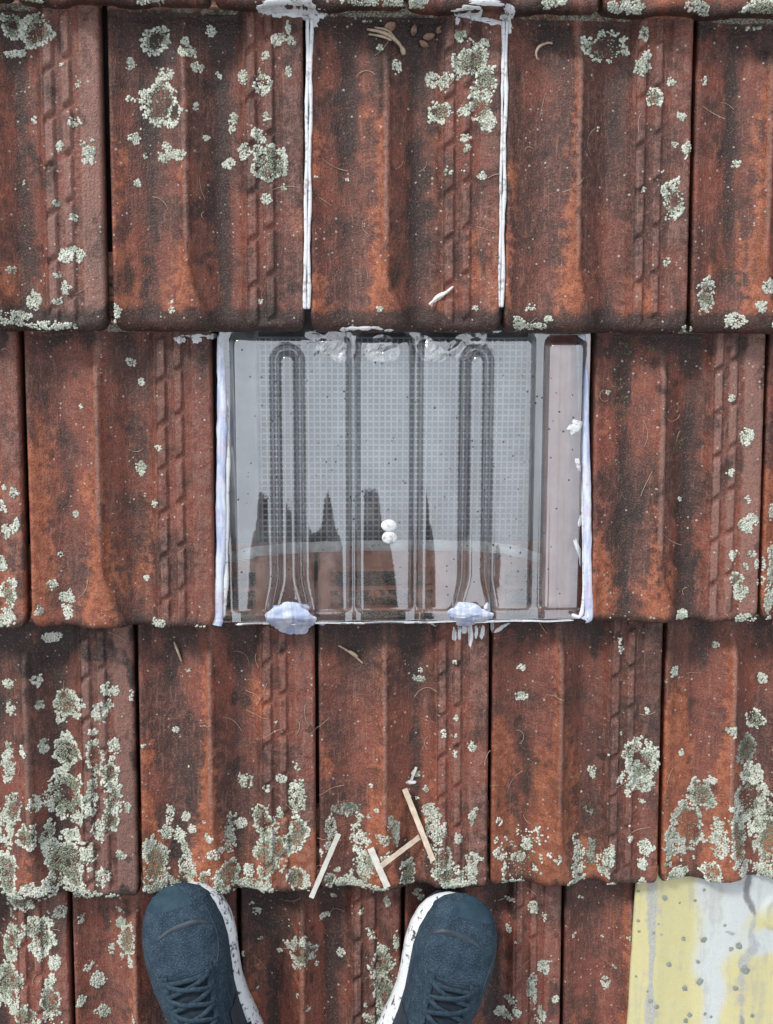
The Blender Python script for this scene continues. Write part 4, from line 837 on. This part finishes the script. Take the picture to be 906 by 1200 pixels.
# ------------------------------------------------------------------ shoes
def shoe(px_toe, px_heel, side, label, zr):
    """side = +1: inner side towards +x.  local frame: toe at the origin, +y towards the toe, z out of the roof"""
    a = np.array(P(*px_toe, zr + .03)); h = np.array(P(*px_heel, zr + .03)); d = (a - h) / np.linalg.norm(a - h)
    ang = math.atan2(-d[0], d[1]); LEN = 0.285
    root = empty('sneaker', (a[0], a[1], zr), (0, 0, ang)); tag(root, label, 'shoe', 'pair of blue sneakers')
    S = np.array([0, .012, .035, .07, .12, .19, .27, .36, .46, .56, .68, .80, .90, .96, .988, 1.0])
    OUT = np.array([.004, .017, .029, .039, .0475, .0535, .0560, .0545, .0495, .0445, .0405, .0385, .0345, .0255, .015, .003])
    INN = np.array([.004, .018, .030, .0385, .0445, .0480, .0480, .0440, .0385, .0350, .0345, .0350, .0330, .0250, .015, .003])
    OUT = OUT * 0.94; INN = INN * 0.95
    AX = np.array([.004, .004, .0035, .003, .002, .001, 0, -.001, -.001, 0, .001, .002, .002, .002, .002, .002])
    def ev(tab, s): return np.interp(s, S, tab)
    ZT = lambda s: np.interp(s, [0, .02, .06, .12, .2, .3, .42, .52, .6, .72, .9, 1.0], [.030, .040, .0495, .057, .064, .072, .083, .094, .102, .100, .098, .085])
    Z0 = lambda s: np.interp(s, [0, .1, .4, 1], [.026, .024, .024, .030])
    def up(s, th, off=0.0):
        """th 0 = inner edge .. pi = outer edge"""
        s = np.asarray(s, float); th = np.asarray(th, float)
        c, q = np.cos(th), np.sin(th)
        hw = np.where(c > 0, ev(INN, s) - .0035, ev(OUT, s) + .0025)
        e = 0.78
        x = ev(AX, s) + np.sign(c) * np.abs(c) ** e * (hw + off); z = Z0(s) + (ZT(s) - Z0(s)) * np.abs(q) ** 0.75 + off * q
        z = z + 0.0030 * (fbm(x * 60 + 9 + side, s * 22, 3 + side, 3) - 0.5) * q
        y = .004 - s * (LEN + .004) - off * 0.3 * (s < .1)
        return np.stack([x * side, y + 0 * x, z], -1)
    def surfmesh(name, s, th, mat, off=0.0, parent=root, thick=None):
        SS, TT = np.meshgrid(s, th); v = up(SS, TT, off).reshape(-1, 3); f = gridfaces(len(s), len(th))
        if side < 0: f = f[:, ::-1]
        o = mesh(name, v, f, mat, parent)
        if thick: m = o.modifiers.new('thickness', 'SOLIDIFY'); m.thickness = thick; m.offset = 0
        return o
    s_up = np.concatenate([np.linspace(0, .1, 26), np.linspace(.11, .66, 70)])
    upper = surfmesh('upper', s_up, np.linspace(0, math.pi, 60), M['knit'])
    # heel and collar
    s2 = np.linspace(.66, 1.0, 30); SS, TT = np.meshgrid(s2, np.linspace(0, math.pi * .40, 14)); v1 = up(SS, TT).reshape(-1, 3)
    SS2, TT2 = np.meshgrid(s2, np.linspace(math.pi * .60, math.pi, 14)); v2 = up(SS2, TT2).reshape(-1, 3)
    f1 = gridfaces(30, 14); mesh('heel_counter', np.vstack([v1, v2]), np.vstack([f1, f1 + len(v1)]), M['knit'], root).modifiers.new('thickness', 'SOLIDIFY').thickness = 0.004
    # midsole: flared slab following the outline
    ns_ = 64; sS = 0.5 - 0.5 * np.cos(np.linspace(0, math.pi, ns_)); V = []
    lev = [(0.000, -.003, 0), (.004, .001, .001), (.012, .0005, .002), (.021, -.0005, .0032), (.027, -.0040, .0030), (.029, -.009, .002)]
    for (z, o1, o2) in lev:
        tl = .008 * np.exp(-(sS / .09) ** 2) if True else 0
        inn = ev(INN, sS) + o1 + o2 * np.exp(-((sS - .16) / .22) ** 2) + .006 * np.exp(-((sS - .72) / .2) ** 2) * (o2 > 0)
        out = ev(OUT, sS) + o1 - .006
        ends = np.minimum(1, np.sqrt(np.clip(sS, 0, 1) / .01)) * np.minimum(1, np.sqrt(np.clip(1 - sS, 0, 1) / .01))
        yv = -.007 - sS * (LEN - .008) + (o1 + .0015) * np.where(sS < .5, 1, -1) * np.abs(1 - 2 * sS) ** 4
        L_ = np.stack([(ev(AX, sS) + inn * ends) * side, yv, z + tl + 0 * sS], 1); R_ = np.stack([(ev(AX, sS) - out * ends) * side, yv, z + tl + 0 * sS], 1)
        V.append(np.vstack([L_, R_[::-1]]))
    n = len(V[0]); Vv = np.vstack(V); k = np.arange(n); k2 = (k + 1) % n
    Fm = np.vstack([np.stack([i * n + k, i * n + k2, (i + 1) * n + k2, (i + 1) * n + k], 1) for i in range(len(lev) - 1)])
    cap = np.array([[(len(lev) - 1) * n + i, (len(lev) - 1) * n + i + 1, (len(lev) - 1) * n + n - 2 - i, (len(lev) - 1) * n + n - 1 - i] for i in range(ns_ - 1)])
    if side > 0: Fm = Fm[:, ::-1]; cap = cap
    mesh('midsole', Vv, np.vstack([Fm, cap]), M['foam'], root)
    Vo = np.vstack([V[0] * [1, 1, 0] + [0, 0, -.004], V[0] * [1, 1, 0] + [0, 0, .002]]); Fo = np.stack([k, k2, n + k2, n + k], 1)
    mesh('outsole', Vo, Fo, M['rubber'], root)
    # toe cap overlay, dark arc, eyestays, tongue
    surfmesh('toe_cap', np.concatenate([[0.0, .002, .005], np.linspace(.01, .062, 12)]), np.linspace(.34 * math.pi, .93 * math.pi, 30), M['toe'], .0006)
    th = np.linspace(.24 * math.pi, .66 * math.pi, 30); V = []
    for t in th:
        q = (t - .45 * math.pi) / (.21 * math.pi); sc = .122 + .034 * q * q; hw = .0095 * max(0.05, (1 - abs(q) ** 3)) ** .5
        for w_ in (-1, -.3, .3, 1): V.append(up(np.array(sc + hw * w_), np.array(t), .0012 if abs(w_) < .5 else .0003))
    f = gridfaces(4, 30); mesh('toe_arc', np.array(V), f if side > 0 else f[:, ::-1], M['rubber'], root)
    surfmesh('tongue', np.linspace(.30, .64, 40), np.linspace(.40 * math.pi, .62 * math.pi, 14), M['lining'], .0010)
    for (t0, t1) in ((.325, .405), (.615, .695)):
        SS, TT = np.meshgrid(np.linspace(.285, .66, 40), np.linspace(t0 * math.pi, t1 * math.pi, 9)); q = np.abs((TT / math.pi - (t0 + t1) / 2) / ((t1 - t0) / 2))
        v = np.stack([up(SS.ravel(), TT.ravel(), .0022)[:, 0], up(SS.ravel(), TT.ravel(), .0022)[:, 1], up(SS.ravel(), TT.ravel(), 0)[:, 2] + .0026 * np.sqrt(np.clip(1 - q.ravel() ** 4, 0, 1))], 1)
        f = gridfaces(40, 9); mesh('eyestay', v, f if side > 0 else f[:, ::-1], M['lace'], root)
    # throat bow at the front of the lacing
    TH = np.linspace(.33, .69, 20) * math.pi
    def cord(sa, ta, sb, tb, arch, r=.0030):
        t = np.linspace(0, 1, 18); s_ = sa + (sb - sa) * t; th_ = (ta + (tb - ta) * t) * math.pi
        p = up(s_, th_, .0028); p[:, 2] += arch * np.sin(np.pi * t) + .0008
        v, f = tube([tuple(q) for q in p], r, 8, .5); return v, f
    part_ = lambda nm, lst, mt: mesh(nm, np.array(join(lst)[0]), join(lst)[1], mt, root)
    rows_ = [.305, .36, .415, .47, .525, .58, .635]
    part_('lace', [cord(rows_[0], .36, rows_[0] + .004, .66, .002, .0034)], M['lace'])
    for i in range(6):
        part_('lace', [cord(rows_[i], .365, rows_[i + 1], .655, .003, .0031)], M['lace'])
        part_('lace', [cord(rows_[i], .655, rows_[i + 1], .365, .0055, .0031)], M['lace'])
    # loose end of the lace
    p = up(np.array([.56, .575, .60, .63]), np.array([.30, .22, .16, .12]) * math.pi, .004)
    v, f = tube([tuple(q) for q in spline(p, 14)], .0024, 8, .6); mesh('lace', v, f, M['lace'], root)
    for (sa, ta, sb, tb, sc_, tc) in ((.10, .20, .30, .27, .22, .20), (.16, .86, .34, .74, .24, .78), (.34, .17, .60, .10, .46, .16), (.36, .84, .60, .92, .48, .85)):
        pp = spline([(sa, ta), (sc_, tc), (sb, tb)], 26); p = up(pp[:, 0], pp[:, 1] * math.pi, .0002)
        v, f = tube([tuple(q) for q in p], .0007, 6); mesh('seam', v, f, M['rubber'], root)
    # stitched overlay on the inner side
    surfmesh('side_overlay', np.linspace(.50, .66, 16), np.linspace(.03 * math.pi, .20 * math.pi, 10), M['rubber'], .0012)
    return root
shoeL = shoe((202, 1042), (296, 1308), +1, 'blue sneaker on the left with white sole edge showing on its right', 0.032)
shoeR = shoe((551, 1054), (446, 1312), -1, 'blue sneaker on the right with white sole edge showing on its left', 0.032)

# ------------------------------------------------------------------ the person wearing the shoes (outside the frame, mirrored in the clear tile)
def mat_person():
    k = NB('dark_clothes_and_skin'); g = k.n('SeparateXYZ'); k.l(k.coord(), g.inputs[0]); n = k.noise(k.coord(), 90, 4)
    cloth = k.mix(k.ramp(g.outputs[2], 0.985, 0.99), k.mix(n, (0.022, 0.024, 0.030), (0.035, 0.038, 0.045)), k.mix(n, (0.018, 0.018, 0.020), (0.028, 0.028, 0.030)))
    skin = k.mix(n, (0.10, 0.055, 0.037), (0.13, 0.07, 0.048))
    m = k.math('MAXIMUM', k.ramp(g.outputs[2], 1.475, 1.48), k.ramp(g.outputs[1], 0.030, 0.035))
    return k.fin(k.mix(m, cloth, skin), 0.8, k.bump(n, 0.3, 0.002), 0.2)
M['person'] = mat_person(); M['hair'] = mat_plain('dark_hair', (0.012, 0.010, 0.009), (0.03, 0.024, 0.02), 300, 0.6)
aL = shoeL.matrix_world @ Vector((0, -0.212, 0.085)); aR = shoeR.matrix_world @ Vector((0, -0.212, 0.085))
foot = (aL + aR) / 2; org = Vector((foot.x, foot.y, min(aL.z, aR.z) - 0.09))
def person():
    pts = []; rad = []; edges = []
    def add(p, r, par=None):
        pts.append(p); rad.append(r)
        if par is not None: edges.append((par, len(pts) - 1))
        return len(pts) - 1
    pel = add((0, -0.02, 0.98), (0.155, 0.115)); ab = add((0, -0.02, 1.10), (0.145, 0.105), pel); ch = add((0, -0.095, 1.28), (0.165, 0.115), ab)
    up = add((0, -0.125, 1.40), (0.13, 0.085), ch); nk = add((0, -0.15, 1.49), (0.056, 0.058), up); hd = add((0, -0.165, 1.575), (0.074, 0.088), nk); ht = add((0, -0.17, 1.665), (0.070, 0.084), hd); add((0, -0.175, 1.715), (0.04, 0.05), ht)
    for s, an in ((-1, aL - org), (1, aR - org)):
        hip = add((s * 0.095, -0.02, 0.90), (0.088, 0.09), pel); kn = add(((s * 0.105 + an.x) / 2, an.y * .5 + 0.02, 0.50), (0.062, 0.064), hip)
        cf = add((an.x * .8 + s * .02, an.y * .85 - 0.015, 0.34), (0.056, 0.06), kn); add((an.x, an.y, an.z), (0.042, 0.046), cf)
        sh = add((s * 0.175, -0.12, 1.405), (0.062, 0.062), up); el = add((s * 0.215, -0.11, 1.13), (0.046, 0.046), sh); fo = add((s * 0.16, -0.01, 1.15), (0.038, 0.038), el)
        wr = add((s * 0.095, 0.045, 1.175), (0.026, 0.024), fo); pa = add((s * 0.072, 0.070, 1.200), (0.030, 0.020), wr); p2 = add((s * 0.060, 0.080, 1.230), (0.030, 0.016), pa)
        for q in range(4):
            o = (q - 1.5) * 0.017; ln = (0.8, 1.0, 0.95, 0.72)[q]
            f1 = add((s * 0.052, 0.080 + o, 1.245), (0.0088, 0.0088), p2); f2 = add((s * 0.040, 0.086 + o, 1.245 + 0.028 * ln), (0.0082, 0.0082), f1); add((s * 0.018, 0.084 + o, 1.249 + 0.034 * ln), (0.007, 0.007), f2)
        t1 = add((s * 0.050, 0.046, 1.220), (0.0105, 0.0105), pa); add((s * 0.026, 0.036, 1.245), (0.0085, 0.0085), t1)
    me = bpy.data.meshes.new('person'); me.from_pydata(pts, edges, []); o = bpy.data.objects.new('person', me); o.location = org; COL.objects.link(o)
    sm = o.modifiers.new('skin', 'SKIN'); sm.use_smooth_shade = True
    for v, r in zip(me.skin_vertices[0].data, rad): v.radius = r
    me.skin_vertices[0].data[0].use_root = True
    sb = o.modifiers.new('smooth', 'SUBSURF'); sb.levels = 1; sb.render_levels = 2
    me.materials.append(M['person'])
    # hair: cap over the skull with a fringe
    V = []; N, K = 28, 12
    for i in range(K):
        ph = (i / (K - 1)) * (0.56 * math.pi)
        for j in range(N):
            th = 2 * math.pi * j / N; fr = 0.72 if math.sin(th) > 0.2 else 1.0; p = ph * fr; r = 1 + 0.05 * float(fbm(np.array([j * .7]), np.array([i * .6]), 2)[0])
            V.append((0.083 * r * math.sin(p) * math.cos(th), 0.098 * r * math.sin(p) * math.sin(th) - .172, 1.632 + 0.108 * r * math.cos(p)))
    f = [(i * N + j, i * N + (j + 1) % N, (i + 1) * N + (j + 1) % N, (i + 1) * N + j) for i in range(K - 1) for j in range(N)]
    hm = bpy.data.meshes.new('hair'); hm.from_pydata(V, [], [q[::-1] for q in f]); hm.materials.append(M['hair']); h = bpy.data.objects.new('hair', hm); COL.objects.link(h); h.parent = o
    for q in hm.polygons: q.use_smooth = True
    nm = []
    nose = join([tube([(0, -.080, 1.612), (0, -.068, 1.590), (0, -.062, 1.575), (0, -.074, 1.568)], [.006, .009, .012, .008], 8)]); me2 = bpy.data.meshes.new('nose'); me2.from_pydata([tuple(p) for p in nose[0]], [], nose[1]); me2.materials.append(M['person']); n_ = bpy.data.objects.new('nose', me2); COL.objects.link(n_); n_.parent = o
    return tag(o, 'person in dark clothes standing on the roof in the blue sneakers', 'person')
person()
